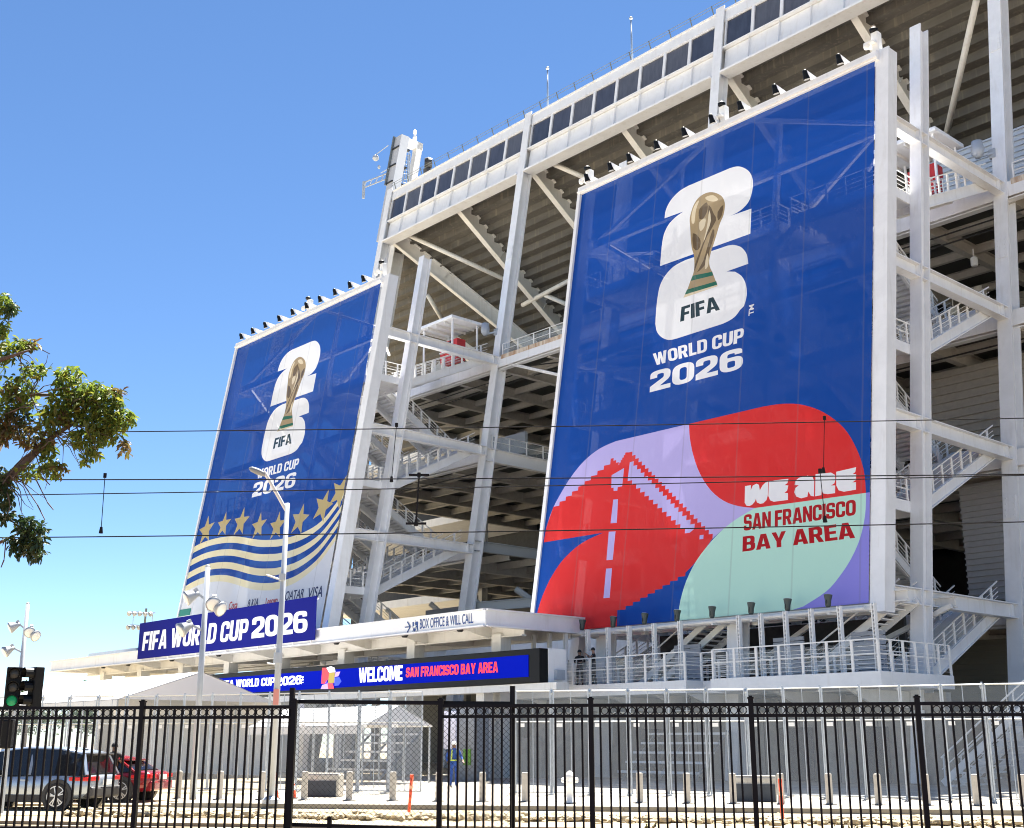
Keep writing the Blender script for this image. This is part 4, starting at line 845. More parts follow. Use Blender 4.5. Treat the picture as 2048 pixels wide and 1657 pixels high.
for p, a in spots:
    o = tf if fi == 0 else dup(tf, p, a); o.location = p; o.rotation_euler = (0, 0, a); fi += 1
    s = near(p.x); cnt[s] += 1; o['label'] = '%s galvanised mesh fence panel from the left %s' % (['first', 'second', 'third', 'fourth', 'fifth', 'sixth', 'seventh', 'eighth', 'ninth', 'tenth', 'eleventh'][cnt[s]-1], s)
# ============================================================ BOLLARDS, HYDRANT, BARRIERS, CONES, STAKES
BOL = mat('bollard concrete', (.48, .44, .38), .8, var=.2, scale=5)
bo = thing('bollard', 'x', 'bollard', group='pale concrete bollards along the kerb'); MB().lathe((0, 0, 0), [(.1, 0), (.1, .80), (.093, .83), (.05, .845)], n=16).build('shaft', BOL, bo, smooth=False); MB().lathe((0, 0, 0), [(.2, 0), (.2, .02), (.13, .03)], n=16).build('base_plate', mat('dark base', (.14, .13, .12), .7), bo)
bx = [355, 438, 522, 608, 698, 785, 877, 965, 1050, 1280, 1375, 1467, 1563, 1660, 1758, 1855, 1955, 2048]
bl = ['just right of the red car', 'second to the right of the red car', 'left of the gate post with the lamp pole', 'beside the white and orange cone', 'between the dark-fronted barrier and the gate middle', 'in the middle of the chain-link gate', 'at the right post of the chain-link gate', 'left of the grey pillar', 'in front of the grey pillar', 'first right of the hydrant', 'second right of the hydrant', 'third right of the hydrant, left of two blocks', 'behind the orange stake on the right', 'first right of the right orange stake', 'second right of the right orange stake', 'at the foot of the tall white post', 'second from the right edge', 'at the very right edge of the picture']
def gnd(x, t): # point on the line at road depth t under picture column x
    k = (x-1024)/FPX*1.0; a, b = -40, 40
    for _ in range(50):
        s = (a+b)/2; p = rd(s, t)-C0; zc = p.y*math.cos(PIT)+p.z*math.sin(PIT)
        if p.x/zc < k: a = s
        else: b = s
    return rd(s, t)
for i, (x, l) in enumerate(zip(bx, bl)):
    o = bo if i == 0 else dup(bo); o.location = gnd(x, 36.9); o['label'] = 'concrete bollard '+l
hy = thing('fire_hydrant', 'white fire hydrant on the kerb right of the grey pillar', 'hydrant', gnd(1140, 36.3)); HW = mat('hydrant white', (.78, .76, .72), .45)
MB().lathe((0, 0, 0), [(.16, 0), (.16, .05), (.1, .07), (.1, .45), (.13, .47), (.13, .55), (.12, .62), (.155, .66), (.15, .74), (.1, .84), (.03, .9)], n=18).build('barrel', HW, hy, smooth=True)
for s in (-1, 1): MB().lathe((s*.1, 0, .64), [(.06, 0), (.07, .04), (.075, .12), (.04, .15)], (s, 0, 0), 12).build('outlet', HW, hy)
MB().lathe((0, -.1, .58), [(.075, 0), (.085, .05), (.085, .12), (.04, .15)], (0, -1, 0), 12).build('outlet', HW, hy); MB().lathe((0, 0, 0), [(.19, .0), (.19, .025)], n=16).build('flange', mat('dark base', 0), hy)
br = thing('concrete_block', 'x', 'concrete block', group='concrete barrier blocks by the fence')
MB().prism([(-.62, -.3, 0), (.62, -.3, 0), (.62, .3, 0), (-.62, .3, 0)], (0, 0, .72)).build('block', mat('block concrete', (.50, .47, .41), .9, var=.25, scale=4, bump=.3), br, bevel=.05); MB().box((-.54, -.34, .02), (.54, -.303, .5)).build('shaded_front', mat('shaded block concrete', (.05, .058, .07), .8, var=.2), br)  # dark plate paints in the shade on the block's front
MB().box((-.6, -.28, .721), (.6, .28, .735)).build('sunlit_top', mat('sunlit block concrete', (.6, .57, .5), .9), br)  # paler sheet paints in the sunlight on the block's top
for i, (x, t, l) in enumerate(((645, 39.3, 'dark-fronted concrete block between the lamp pole and the gate middle'), (1493, 38.6, 'dark-fronted concrete block, left one of the pair right of the hydrant'), (1532, 38.4, 'dark-fronted concrete block, right one of the pair right of the hydrant'))):
    o = br if i == 0 else dup(br); o.location = gnd(x, t); o.rotation_euler = (0, 0, -D10); o['label'] = l
    if i: o.scale = (.52, 1, 1)
cn = thing('traffic_cone', 'x', 'traffic cone', group='orange and white traffic cones'); MB().box((-.18, -.18, 0), (.18, .18, .03)).build('base', BLKPL, cn)
MB().lathe((0, 0, .03), [(.15, 0), (.12, .22)], n=16).build('cone', ORANGE, cn); MB().lathe((0, 0, .25), [(.119, 0), (.095, .14)], n=16).build('white_band', WPLAS, cn); MB().lathe((0, 0, .39), [(.094, 0), (.08, .06)], n=16).build('orange_band', ORANGE, cn); MB().lathe((0, 0, .45), [(.079, 0), (.06, .1)], n=16).build('white_band', WPLAS, cn); MB().lathe((0, 0, .55), [(.059, 0), (.03, .16), (.045, .18), (.03, .22)], n=16).build('tip', ORANGE, cn)
for i, (x, t, l) in enumerate(((583, 37.9, 'orange traffic cone with white bands left of the dark-fronted block'), (548, 37.6, 'orange traffic cone half hidden behind the gate post'))):
    o = cn if i == 0 else dup(cn); o.location = gnd(x, t); o['label'] = l
sk = thing('delineator', 'x', 'marker post', group='orange marker posts in the rock strip'); MB().tube((0, 0, 0), (0, 0, .92), .042, 10).build('tube', ORANGE, sk, smooth=True); MB().lathe((0, 0, .9), [(.045, 0), (.05, .03), (.05, .09), (.02, .1)], n=10).build('cap', ORANGE, sk)
MB().lathe((0, 0, .62), [(.046, 0), (.046, .09)], n=10).build('reflector', mat('pale reflector', (.9, .5, .3), .4), sk)
for i, (x, t, ln, l) in enumerate(((818, 32.6, .06, 'orange marker post leaning slightly by the chain-link gate'), (1565, 30.2, -.01, 'bright orange upright marker post right of the two blocks'), (106, 34.2, .1, 'orange marker post leaning in front of the silver car wheel'))):
    o = sk if i == 0 else dup(sk); o.location = gnd(x, t)+V((0, 0, -.12)); o.rotation_euler = (0, ln, 0); o['label'] = l
# ============================================================ LAMP POLES, SIGNALS, WIRES
def onzpole(x, yb, Y, z=0): p = ray(x, yb); return V((p.x/p.y*Y, Y, z))
lp = thing('street_lamp', 'grey street lamp pole with one curved arm in front of the starred banner', 'street lamp', onzpole(541, 1608, 36.4)); m = MB(); m.tube((0, 0, 0), (.06, 0, 8.75), .11, 12, .07); m.build('pole', POLEG, lp, smooth=True)
m = MB(); m.path([(.05, 0, 8.5), (-.25, 0, 9.0), (-.55, 0, 9.5), (-.7, 0, 9.72)], .055, 8); m.build('arm', mat('light pole paint', (.6, .58, .56), .4), lp); MB().lathe((-.62, 0, 9.62), [(.04, 0), (.075, .1), (.1, .32), (.08, .52), (.03, .6)], (-1, 0, .42), 12).build('lamp_head', mat('dark lamp paint', (.2, .21, .22), .5), lp, smooth=True)
m = MB(); m.tube((0, 0, 6.4), (-.45, -.05, 6.55), .03, 6); m.tube((0, 0, 3.9), (-.3, -.05, 3.95), .025, 6); m.lathe((.03, -.12, 3.95), [(.13, 0), (.13, .3)], n=8); m.lathe((.03, -.1, 6.38), [(.1, 0), (.1, .2)], n=8); m.build('brackets', POLEG, lp); MB().box((-.05, -.13, 2.75), (.11, -.115, 3.2)).build('notice', mat('red white sticker', (.6, .25, .22), .5), lp); MB().lathe((0, 0, 0), [(.24, 0), (.24, .12), (.15, .2)], n=12).build('base', POLEG, lp)
def cluster(loc, H, lab, sc_=1.0):
    r = thing('floodlight_pole', lab, 'floodlight pole', loc, 0, 'grey floodlight poles'); m = MB(); m.tube((0, 0, 0), (.0, 0, H), .105, 12, .08); m.lathe((0, 0, H), [(.085, 0), (.06, .05), (.01, .08)], n=10); m.build('pole', POLEG, r, smooth=True)
    for x, z, ax in ((-.42, -.95, (-1, -.5, -.55)), (.42, -1.3, (1, -.5, -.5)), (-.55, -1.95, (-.8, -.6, -.6)), (.3, -1.15, (.2, -1, -.5))):
        a = V(ax).normalized(); c = V((x, -.15, H+z)); MB().bar((0, 0, H+z-.1), c-a*.2, .07).bar(c-a*.25-Z*.1, c-a*.1+Z*.2, .12).build('arm', POLEG, r)
        MB().lathe(c-a*.25, [(.09, 0), (.12, .12), (.24, .4), (.25, .44)], a, 14).build('lamp_head', mat('silver lamp', (.36, .38, .40), .4, .4), r, smooth=True); MB().lathe(c+a*.195, [(.225, 0), (.17, .03), (.02, .05)], a, 14).build('lens', LAMPG, r, smooth=True)
cluster(onzpole(385, 1600, 38.9), 7.15, 'grey pole with four floodlights before the blue canopy sign'); cluster(onzpole(18, 1570, 52), 7.4, 'grey pole with four floodlights at the left edge above the traffic signal')
mast = thing('stadium_light_mast', 'thin far mast with two rows of floodlights left of the blue canopy sign', 'light mast', onzpole(262, 1500, 150)); MB().tube((0, 0, 0), (.5, 0, 17.6), .22, 8, .13).build('pole', mat('dark mast', (.18, .20, .19), .5), mast)
m = MB(); m.bar((-1.3, 0, 17.2), (1.5, .6, 17.1), .12); m.bar((-1.3, 0, 15.6), (1.5, .6, 15.5), .12); m.bar((-1, 0, 17.2), (-1, 0, 15.6), .08); m.bar((1.2, .5, 17.2), (1.2, .5, 15.5), .08); m.build('crossarm', GALV, mast)
for zz in (17.05, 15.4):
    for k in range(5): MB().lathe((-1.2+k*.62, -.2+k*.12, zz), [(.1, 0), (.28, .3), (.3, .5)], (-.6, -.8, -.45), 10).build('lamp_head', mat('silver lamp', 0), mast)
ts = thing('traffic_signal', 'black traffic signal with two heads showing green at the left edge', 'traffic signal', onzpole(3, 1610, 34.0, -.36)); MB().tube((0, 0, 0), (0, 0, 3.6), .07, 10).build('pole', POLEG, ts)
for x, a in ((.02, .35), (.62, -.75)):
    hb = MB(); hb.box((-.2, -.12, 2.95), (.2, .14, 4.05)); ob = hb.build('signal_head', BLACK, ts, bevel=.03); ob.location = (x, -.1, 0); ob.rotation_euler = (0, 0, a)
    for k in range(3):
        z = 3.87-k*.36; h = MB(); n = 12; c = V((0, -.12, z))
        for i in range(n-2):
            t0 = math.pi*(-.2+1.4*i/(n-2)); t1 = math.pi*(-.2+1.4*(i+1)/(n-2)); f = lambda t, y, r: (math.cos(t)*r, y, z+math.sin(t)*r)
            h.add([f(t0, -.12, .165), f(t1, -.12, .165), f(t1, -.36, .165), f(t0, -.36, .165), f(t0, -.12, .15), f(t1, -.12, .15), f(t1, -.36, .15), f(t0, -.36, .15)], [(0, 1, 2, 3), (7, 6, 5, 4), (3, 2, 6, 7)])
        h.build('visor', BLACK, ob)
        green = k == 2 and x < .3; MB().lathe((0, -.12, z), [(.14, 0), (.12, .03), (.02, .045)], (0, -1, 0), 14).build('lens', mat('green signal light', (.005, .25, .10), .3, emit=.06) if green else mat('unlit lens', (.03, .03, .03), .3), ob)
m = MB(); m.bar((-.1, 0, 4.0), (.6, 0, 4.0), .05); m.bar((-.1, 0, 3.0), (.6, 0, 3.0), .05); m.build('bracket', BLACK, ts); MB().box((-.32, -.15, 1.9), (.12, .1, 2.65)).build('pedestrian_head', BLACK, ts, bevel=.03)
WIRE = mat('wire', (.02, .02, .022), .95, spec=.05)
def wire(lab, pa, pb, Ya, Yb, sag=.25, r=.0125):
    a, b = onY(*pa, Ya), onY(*pb, Yb); d = b-a; a2 = a-d*.6; b2 = b+d*.6; m = MB(); P = []
    for k in range(41):
        t = k/40; q = a2+(b2-a2)*t; s = (t-.5)*2.2; P.append(q-Z*sag*(1-s*s)*.5)
    m.path(P, r, 6); o = thing('overhead_wire', lab, 'wire', (a.x, a.y, 0)); m.o = V((a.x, a.y, 0)); m.v = [x-m.o for x in m.v]; m.build('cable', WIRE, o, smooth=True); return o
wire('topmost thin black overhead wire crossing both banners', (270, 856), (2048, 829), 29.6, 29.0)
wire('second black overhead wire from the top, just above its close neighbour', (0, 951), (2048, 940), 26.0, 25.4)
wire('third black overhead wire from the top, just below its close neighbour', (70, 982), (2048, 943), 29.6, 29.0)
wire('lowest black overhead wire, across the gold stars and the bridge picture', (90, 1066), (2048, 1035), 26.0, 25.4)
def dropper(lab, pa, pb, Y, fat=0):
    a, b = onY(*pa, Y), onY(*pb, Y); o = thing('wire_dropper', lab, 'wire', (b.x, b.y, 0)); q = V((b.x, b.y, 0)); MB(q).tube(a, b, .009+fat, 5).build('cable', WIRE, o); m = MB(q); m.lathe(a-Z*.05, [(.04, 0), (.04, .1)], n=6); m.lathe(b-Z*.05, [(.05, 0), (.03, .14)], n=6)
    if fat: m.bar(a+V((-.22, 0, 0)), a+V((.22, 0, 0)), .045); m.bar(b+V((-.22, 0, 0)), b+V((.22, 0, 0)), .045)
    m.build('clamp', WIRE, o)
dropper('thin tie between two overhead wires against the open sky on the left', (210, 951), (202, 1062), 26)
dropper('thin tie between overhead wires in the gap between the banners', (793, 850), (783, 960), 29.6); dropper('thick insulated tie with clamps in the gap between the banners', (838, 950), (832, 1047), 25.8, .012)
dropper('thin tie over the red field of the bridge banner', (1649, 836), (1647, 942), 29.1); dropper('thin tie over the words SAN FRANCISCO on the bridge banner', (1640, 942), (1650, 1040), 25.5)
# ============================================================ ROOF PYLON, FLAGPOLES
py = lthing('roof_pylon', 'tall white portal frame with loudspeakers and cameras at the far roof corner', 'pylon', (-64.5, 20, 0)); OPY = (-64.5, 20, 0)
MB(OPY).obox((-64.5, 20.2, 50), (-64.5, 22.2, 62.2), VX, .55, VY, .5).build('leg', mat('mid grey paint', (.50, .51, .53), .5), py)  # leg in one plain even grey
MB(OPY).obox((-64.5, 23.0, 54), (-64.5, 24.3, 62.2), VX, .35, VY, .35).build('leg', CREAM, py)
MB(OPY).obox((-64.5, 22.2, 61.8), (-64.5, 24.6, 61.8), VX, .35, Z, .4).build('head_beam', WHITE, py)
MB(OPY).obox((-65.1, 21.05, 56.5), (-65.1, 21.98, 62.3), VX, .06, VY, .52).build('side_plate', mat('dark grey paint', (.13, .15, .16), .5), py)
m = MB(OPY)
for z in (56.6, 58.6, 60.7): v = 20.2+(z-50)*.164; m.box((-65.3, v-.62, z), (-64.0, v+.9, z+.12))
m.build('clamp_band', BLKPL, py)
m = MB(OPY); m.tube((-66.3, 20.9, 58.4), (-65, 20.9, 58.4), .05, 6); m.tube((-66.9, 20.6, 60.6), (-65, 20.8, 61), .05, 6); m.lathe((-66.9, 20.6, 60.1), [(.05, .5), (.3, .3), (.35, .05), (.2, -.15)], n=12); m.lathe((-66.4, 20.7, 58.9), [(.1, .3), (.16, .1), (.1, -.05)], n=10); m.build('dome_camera', POLEG, py)
m = MB(OPY)
for z in (57.4, 58.0): m.bar((-68.6, 20.4, z), (-65, 21, z), .1)
for k in range(4): u = -68.6+k*.9; m.bar((u, 20.4+k*.1, 57.4), (u+.4, 20.45+k*.1, 58), .07)
m.bar((-68.6, 20.4, 58.1), (-68.6, 20.4, 56.2), .22); m.build('outrigger', POLEG, py)
m = MB(OPY)
for k in range(7):
    a = k*math.pi/6; m.tube((-64.3+.4*math.cos(a), 22.6+.4*math.sin(a), 56), (-64.3+.4*math.cos(a), 22.6+.4*math.sin(a), 60.4), .035, 5)
for z in (56.2, 57.3, 58.3, 59.4, 60.4): m.torus((-64.3, 22.6, z), Z, .4, .03, 12, 4)
m.build('caged_ladder', POLEG, py)
m = MB(OPY); m.lathe((-63.8, 25.1, 60.0), [(.5, -.4), (.62, 0), (.5, .4)], (-.6, -.8, 0), 14); m.box((-64.1, 24.7, 56.0), (-63.5, 25.5, 59.3)); m.build('loudspeaker', BLKPL, py)
MB(OPY).lathe((-64.5, 23.8, 62.2), [(.2, 0), (.24, .5), (.1, .9), (.2, 1.0), (.2, 1.3), (.05, 1.5)], n=10).build('beacon', WPLAS, py)
for (pb, ptp, l) in (((1086, 216), (1095, 140), 'thin steel flagpole on the stadium roof, left one of two'), ((1251, 128), (1262, 40), 'thin steel flagpole on the stadium roof, right one of two')):
    a, b = onV(*pb, 20.6, 0), onV(*ptp, 20.6, 0); f = lthing('flagpole', l, 'flagpole', (b.x, 20.6, 54.4), 'flagpoles on the stadium roof'); h = b.z-54.4
    MB().tube((0, 0, 0), (0, 0, h), .11, 8, .06).build('pole', mat('slate paint', (.2, .26, .36), .4), f, smooth=True); MB().lathe((0, 0, h), [(.05, 0), (.17, .12), (.17, .2), (.05, .32)], n=10).build('finial', GALV, f, smooth=True)
# ============================================================ FAR TREES (beyond the canopy's left end)
def leafmass(c, rx, ry, rz_, n, size, seed, clumps=7):
    g = random.Random(seed); m = MB(); cl = []
    for i in range(clumps):
        a = g.uniform(0, 6.28); q = g.random()**.6; cl.append((V((math.cos(a)*q*rx*.7, math.sin(a)*q*ry*.7, g.uniform(-.7, .8)*rz_)), g.uniform(.3, .6)))
    for i in range(n):
        b, s = g.choice(cl); p = V(c)+b+V((g.gauss(0, .5)*rx*s, g.gauss(0, .5)*ry*s, g.gauss(0, .45)*rz_*s)); d = V((g.gauss(0, 1), g.gauss(0, 1), g.gauss(0, .7))).normalized(); e = d.orthogonal().normalized()*size*g.uniform(.3, .6); l = d*size*g.uniform(.6, 1.2)
        m.add([p-l*.5, p+e*.5, p+l*.5, p-e*.5], [(0, 1, 2, 3)])
    return m
def leafmat(name, cols, tr=.3):
    if name in MATS: return MATS[name]
    m = bpy.data.materials.new(name); m.use_nodes = True; t = m.node_tree; b = t.nodes['Principled BSDF']; g = t.nodes.new('ShaderNodeNewGeometry'); r = t.nodes.new('ShaderNodeValToRGB')
    while len(r.color_ramp.elements) < len(cols): r.color_ramp.elements.new(.5)
    for i, (e, c) in enumerate(zip(r.color_ramp.elements, cols)): e.position = i/(len(cols)-1); e.color = (*c, 1)
    t.links.new(g.outputs['Random Per Island'], r.inputs[0]); t.links.new(r.outputs[0], b.inputs['Base Color']); b.inputs['Roughness'].default_value = .5
    tl = t.nodes.new('ShaderNodeBsdfTranslucent'); t.links.new(r.outputs[0], tl.inputs[0]); mx = t.nodes.new('ShaderNodeMixShader'); mx.inputs[0].default_value = tr
    t.links.new(b.outputs[0], mx.inputs[1]); t.links.new(tl.outputs[0], mx.inputs[2]); t.links.new(mx.outputs[0], t.nodes['Material Output'].inputs[0]); MATS[name] = m; return m
DKLEAF = leafmat('dark leaves', [(.02, .045, .015), (.04, .08, .025), (.06, .10, .03)])
BARK = mat('bark', (.16, .12, .085), .9, var=.4, scale=8, bump=.5)
for i, (px, Y, h, rx, l) in enumerate(((215, 120, 6.9, 4.0, 'dark bushy far tree under the left end of the canopy'), (172, 160, 6.2, 6, 'low dark far tree just left of the first canopy post'), (50, 150, 8.5, 3.2, 'far green tree behind the traffic signal'), (8, 165, 6.5, 6, 'far green tree at the left picture edge'))):
    p = onzpole(px, 1480, Y); t = thing('far_tree', l, 'tree', p, 0, 'far trees on the left'); MB().tube((0, 0, 0), (0, 0, h*.7), .25, 8, .12).build('trunk', BARK, t); leafmass((0, 0, h*.68), rx, rx, h*.3, 1800, .55, i+11, 9).build('crown', DKLEAF, t)
# ============================================================ NEAR TREE
TY = 19.0
nt_ = thing('street_tree', 'near tree with green yellow and rusty leaves reaching in from the left edge', 'tree', (-11.6, TY, .37)); OT = V((-11.6, TY, .37))
def TP(x, y, dy=0): return onY(x, y, TY+dy)
m = MB(OT); limbs = []
def limb(pts, r0, r1):
    P = [V(p) for p in pts]; n = len(P)-1
    for i in range(n): m.tube(P[i], P[i+1], r0+(r1-r0)*i/n, 8, r0+(r1-r0)*(i+1)/n)
limb([(-11.6, TY, .3), (-11.5, TY+.05, 2.5), (-11.2, TY, 4.0), TP(-330, 1200)], .26, .2); m.build('trunk', BARK, nt_, smooth=True)
m = MB(OT)
limb([TP(-330, 1200), TP(-120, 1230), TP(5, 1165), TP(55, 925+0), TP(112, 868)], .12, .03) if False else None
limb([TP(-330, 1200), TP(-130, 1060), TP(5, 968), TP(70, 905), TP(112, 868), TP(160, 840)], .13, .02)
limb([TP(-200, 1110), TP(-60, 1010, .3), TP(0, 885, .3), TP(22, 825, .3), TP(60, 790, .3), TP(120, 790, .2)], .1, .02)
limb([TP(-330, 1200), TP(-160, 900, -.3), TP(-60, 760, -.3), TP(0, 720, -.3), TP(60, 700, -.3)], .12, .015); limb([TP(-160, 900, -.3), TP(-60, 640, -.2), TP(0, 610, -.2)], .06, .015)
limb([TP(-330, 1200), TP(-360, 980, .2), TP(-400, 780, .2), TP(-380, 640, .1)], .14, .02); limb([TP(-360, 980, .2), TP(-280, 800, .5), TP(-240, 680, .5)], .07, .015)
limb([TP(-200, 1180), TP(-80, 1130, .4), TP(0, 1085, .4), TP(40, 1065, .3)], .06, .012)
gt = random.Random(5)
for a, n in (((70, 905), 6), ((5, 968), 8), ((60, 790), 5), ((0, 830), 5), ((30, 700), 4), ((20, 950), 5), ((112, 868), 6), ((150, 850), 5)):
    for k in range(n):
        p = a; P = [TP(*p, gt.uniform(-.3, .3))]; an = gt.uniform(-1.1, 1.1); dy = gt.uniform(-.3, .3)
        for j in range(4): p = (p[0]+math.cos(an)*gt.uniform(12, 30), p[1]-math.sin(an)*gt.uniform(12, 30)); an += gt.uniform(-.5, .4); P.append(TP(*p, dy))
        for i in range(4): m.tube(P[i], P[i+1], .012-.0022*i, 4, .01-.0022*i, False)
for pth in ([(10, 955), (45, 965), (75, 1010), (90, 1040)], [(30, 965), (70, 955), (95, 1005), (107, 1020)], [(45, 700), (75, 695), (100, 708)], [(60, 690), (72, 682)], [(0, 955), (50, 952), (85, 955), (100, 970)], [(12, 1080), (8, 1120), (2, 1135)], [(120, 860), (150, 880), (172, 920), (175, 935)]):
    P = [TP(*q) for q in pth]
    for i in range(len(P)-1): m.tube(P[i], P[i+1], .012, 4, .008, False)
m.build('branches', BARK, nt_, smooth=True)
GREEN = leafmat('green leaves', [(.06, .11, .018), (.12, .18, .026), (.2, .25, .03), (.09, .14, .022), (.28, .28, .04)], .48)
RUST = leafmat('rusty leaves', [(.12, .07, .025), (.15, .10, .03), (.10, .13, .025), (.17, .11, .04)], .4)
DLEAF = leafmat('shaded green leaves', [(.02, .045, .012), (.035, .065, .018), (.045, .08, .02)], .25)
def leaves(spec, seed, l0=.13):
    g = random.Random(seed); m = MB(OT)
    for (cx, cy, rx, ry, n) in spec:
        for k in range(int(n*1.5)):
            a = g.uniform(0, 6.283); q = math.sqrt(g.random())*1.06; p = TP(cx+rx*q*math.cos(a), cy+ry*q*math.sin(a), g.uniform(-.009, .009)*max(rx, 22))
            # drooping, slightly cupped pointed leaf
            yaw = g.uniform(0, 6.283); el = g.uniform(-1.45, -.15) if g.random() < .8 else g.uniform(-.2, .6); d = V((math.cos(yaw)*math.cos(el), math.sin(yaw)*math.cos(el), math.sin(el))); s = d.cross(Z).normalized(); s = (Matrix.Rotation(g.uniform(-1.0, 1.0), 3, d) @ s); nn = s.cross(d)
            L = l0*g.uniform(.65, 1.2); w_ = L*g.uniform(.17, .26); c = nn*(w_*.35)
            m.add([p, p+d*L*.35+s*w_+c, p+d*L*.72+s*w_*.75+c, p+d*L-nn*L*.08, p+d*L*.72-s*w_*.75+c, p+d*L*.35-s*w_+c, p+d*L*.5], [(0, 1, 6), (1, 2, 6), (2, 3, 6), (3, 4, 6), (4, 5, 6), (5, 0, 6)])
    return m
leaves([(140, 760, 28, 28, 170), (185, 785, 30, 22, 150), (220, 800, 26, 22, 130), (245, 835, 22, 20, 110), (205, 835, 36, 25, 230), (160, 815, 34, 30, 230), (120, 800, 22, 28, 90), (105, 835, 28, 28, 130), (175, 875, 32, 20, 130), (215, 865, 26, 18, 110), (70, 738, 26, 14, 70), (40, 770, 30, 20, 90), (15, 700, 20, 22, 90), (5, 655, 12, 18, 60), (45, 690, 18, 12, 50), (50, 800, 24, 20, 70), (12, 800, 14, 20, 50), (95, 900, 18, 16, 60), (55, 940, 26, 14, 50), (185, 905, 14, 12, 40), (170, 922, 10, 10, 20), (105, 935, 22, 16, 60), (148, 880, 14, 12, 26), (8, 605, 16, 20, 80), (-30, 760, 40, 90, 200), (-120, 700, 70, 60, 300), (-90, 840, 50, 60, 200), (-190, 830, 70, 70, 300), (-260, 720, 90, 70, 350), (-330, 850, 90, 80, 350), (-180, 600, 80, 50, 250), (-330, 620, 90, 60, 300), (-420, 740, 90, 90, 350), (-460, 900, 80, 70, 250), (-60, 620, 40, 30, 120)], 1).build('crown', GREEN, nt_)
leaves([(20, 845, 24, 24, 120), (60, 870, 30, 22, 120), (165, 800, 30, 20, 80), (25, 780, 20, 16, 40), (62, 688, 12, 10, 36), (248, 895, 10, 16, 34), (232, 782, 12, 8, 26), (95, 880, 14, 14, 30), (120, 940, 12, 12, 26), (5, 870, 14, 20, 50), (-30, 850, 35, 40, 90), (130, 835, 22, 16, 40)], 2).build('crown_rust', RUST, nt_)
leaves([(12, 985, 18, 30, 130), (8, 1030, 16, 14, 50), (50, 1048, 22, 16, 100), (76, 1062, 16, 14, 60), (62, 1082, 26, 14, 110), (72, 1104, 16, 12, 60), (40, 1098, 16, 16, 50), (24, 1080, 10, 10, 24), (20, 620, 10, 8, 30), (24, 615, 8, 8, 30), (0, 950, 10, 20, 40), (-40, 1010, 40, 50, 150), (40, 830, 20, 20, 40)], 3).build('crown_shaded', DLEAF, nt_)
# ============================================================ BLACK PICKET FENCE AND GATE
FT = 18.25; FB, FH = .41, 2.245
def fx(x): p = gnd(x, FT); return (p.dot(RD))
def fp(s, z, dt=0): return rd(s, FT+dt, z)
def run(name, lab, posts, s_from, s_to, skipfirst=False):
    r = thing(name, lab, 'fence', fp(s_from, 0)); og = fp(s_from, 0)
    for s in posts:
        m = MB(og); m.obox(fp(s, .2), fp(s, FH+.06), RD, .036, RM, .036); m.obox(fp(s, FH+.06), fp(s, FH+.085), RD, .046, RM, .046); m.obox(fp(s, FH+.085), fp(s, FH+.105), RD, .025, RM, .025); m.build('post', BLACK, r)
    m = MB(og)
    for z, hh in ((FH-.02, .024), (FH-.175, .022), (FB, .02)):
        m.obox(fp(s_from, z), fp(s_to, z), RM, .022, Z, hh)
    m.build('rails', BLACK, r)
    sp = .1335; n = int((s_to-s_from)/sp); rings = MB(og)
    for k in range(1, n):
        s = s_from+k*sp
        if min(abs(s-q) for q in posts) < .06: continue
        MB(og).obox(fp(s+gt.uniform(-.004, .004), FB-.1), fp(s+gt.uniform(-.003, .003), FH-.02), RD, .0145, RM, .0145).build('picket', BLACK, r)
        c = fp(s+sp/2, FH-.098)
        if min(abs(s+sp/2-q) for q in posts) > .07: rings.torus(c, RM, .050, .007, 14, 4)
    rings.build('ring_frieze', BLACK, r); return r
pL = [fx(-420), fx(-80), fx(262), fx(575)]; pR = [fx(877), fx(1187), fx(1518), fx(1863), fx(2215)]
run('picket_fence', 'black picket fence with a ring frieze left of the chain-link gate', pL, pL[0], pL[-1]); run('picket_fence', 'long black picket fence with a ring frieze right of the chain-link gate', pR, pR[0], pR[-1])
g0, g1 = fx(561), fx(1021); dt = .18; og = fp(g0, 0); ga = thing('chain_link_gate', 'black sliding chain-link gate between the two picket fence runs', 'gate', og)
for s in (g0, g1): MB(og).obox(fp(s, .3, dt), fp(s, 2.52, dt), RD, .035, RM, .035).build('end_post', BLACK, ga)
m = MB(og); m.obox(fp(g0, 2.31, dt), fp(g1, 2.26, dt), RM, .03, Z, .03); m.obox(fp(g0, .50, dt), fp(g1, .44, dt), RM, .03, Z, .026); m.build('frame_rail', BLACK, ga); MB(og).obox(fp(g0+.68, .36, dt), fp(g0+.68, .62, dt), RD, .03, RM, .03).build('roller', BLACK, ga)
m = MB(og); dw = .086; nz = 42; hz = (2.28-.5)/nz; k = 0; s = g0+.03
wm = []
while s < g1-.06:
    P = [fp(s+(dw/2 if i % 2 else 0)+(dw/2 if k % 2 else 0)*0, .5+i*hz*1.0, dt+(.004 if i % 2 else -.004)) for i in range(nz+1)]
    for a, b in zip(P, P[1:]): m.tube(a, b, .0028, 3, None, False)
    P = [fp(s+(dw/2 if i % 2 == 0 else 0)-dw/2+dw/2*0, .5+i*hz, dt+(.004 if i % 2 else -.004)) for i in range(nz+1)]
    P = [fp(s+dw/2+(0 if i % 2 else dw/2), .5+i*hz, dt+(.004 if i % 2 else -.004)) for i in range(nz+1)]
    for a, b in zip(P, P[1:]): m.tube(a, b, .0028, 3, None, False)
    s += dw
m.build('chain_link', BLACK, ga)
st2 = thing('boulder', 'flat topped tan boulder at the foot of the fence on the right', 'boulder', rd(fx(1800), FT-.5, .36)); bm = bmesh.new(); bmesh.ops.create_icosphere(bm, subdivisions=3, radius=1)
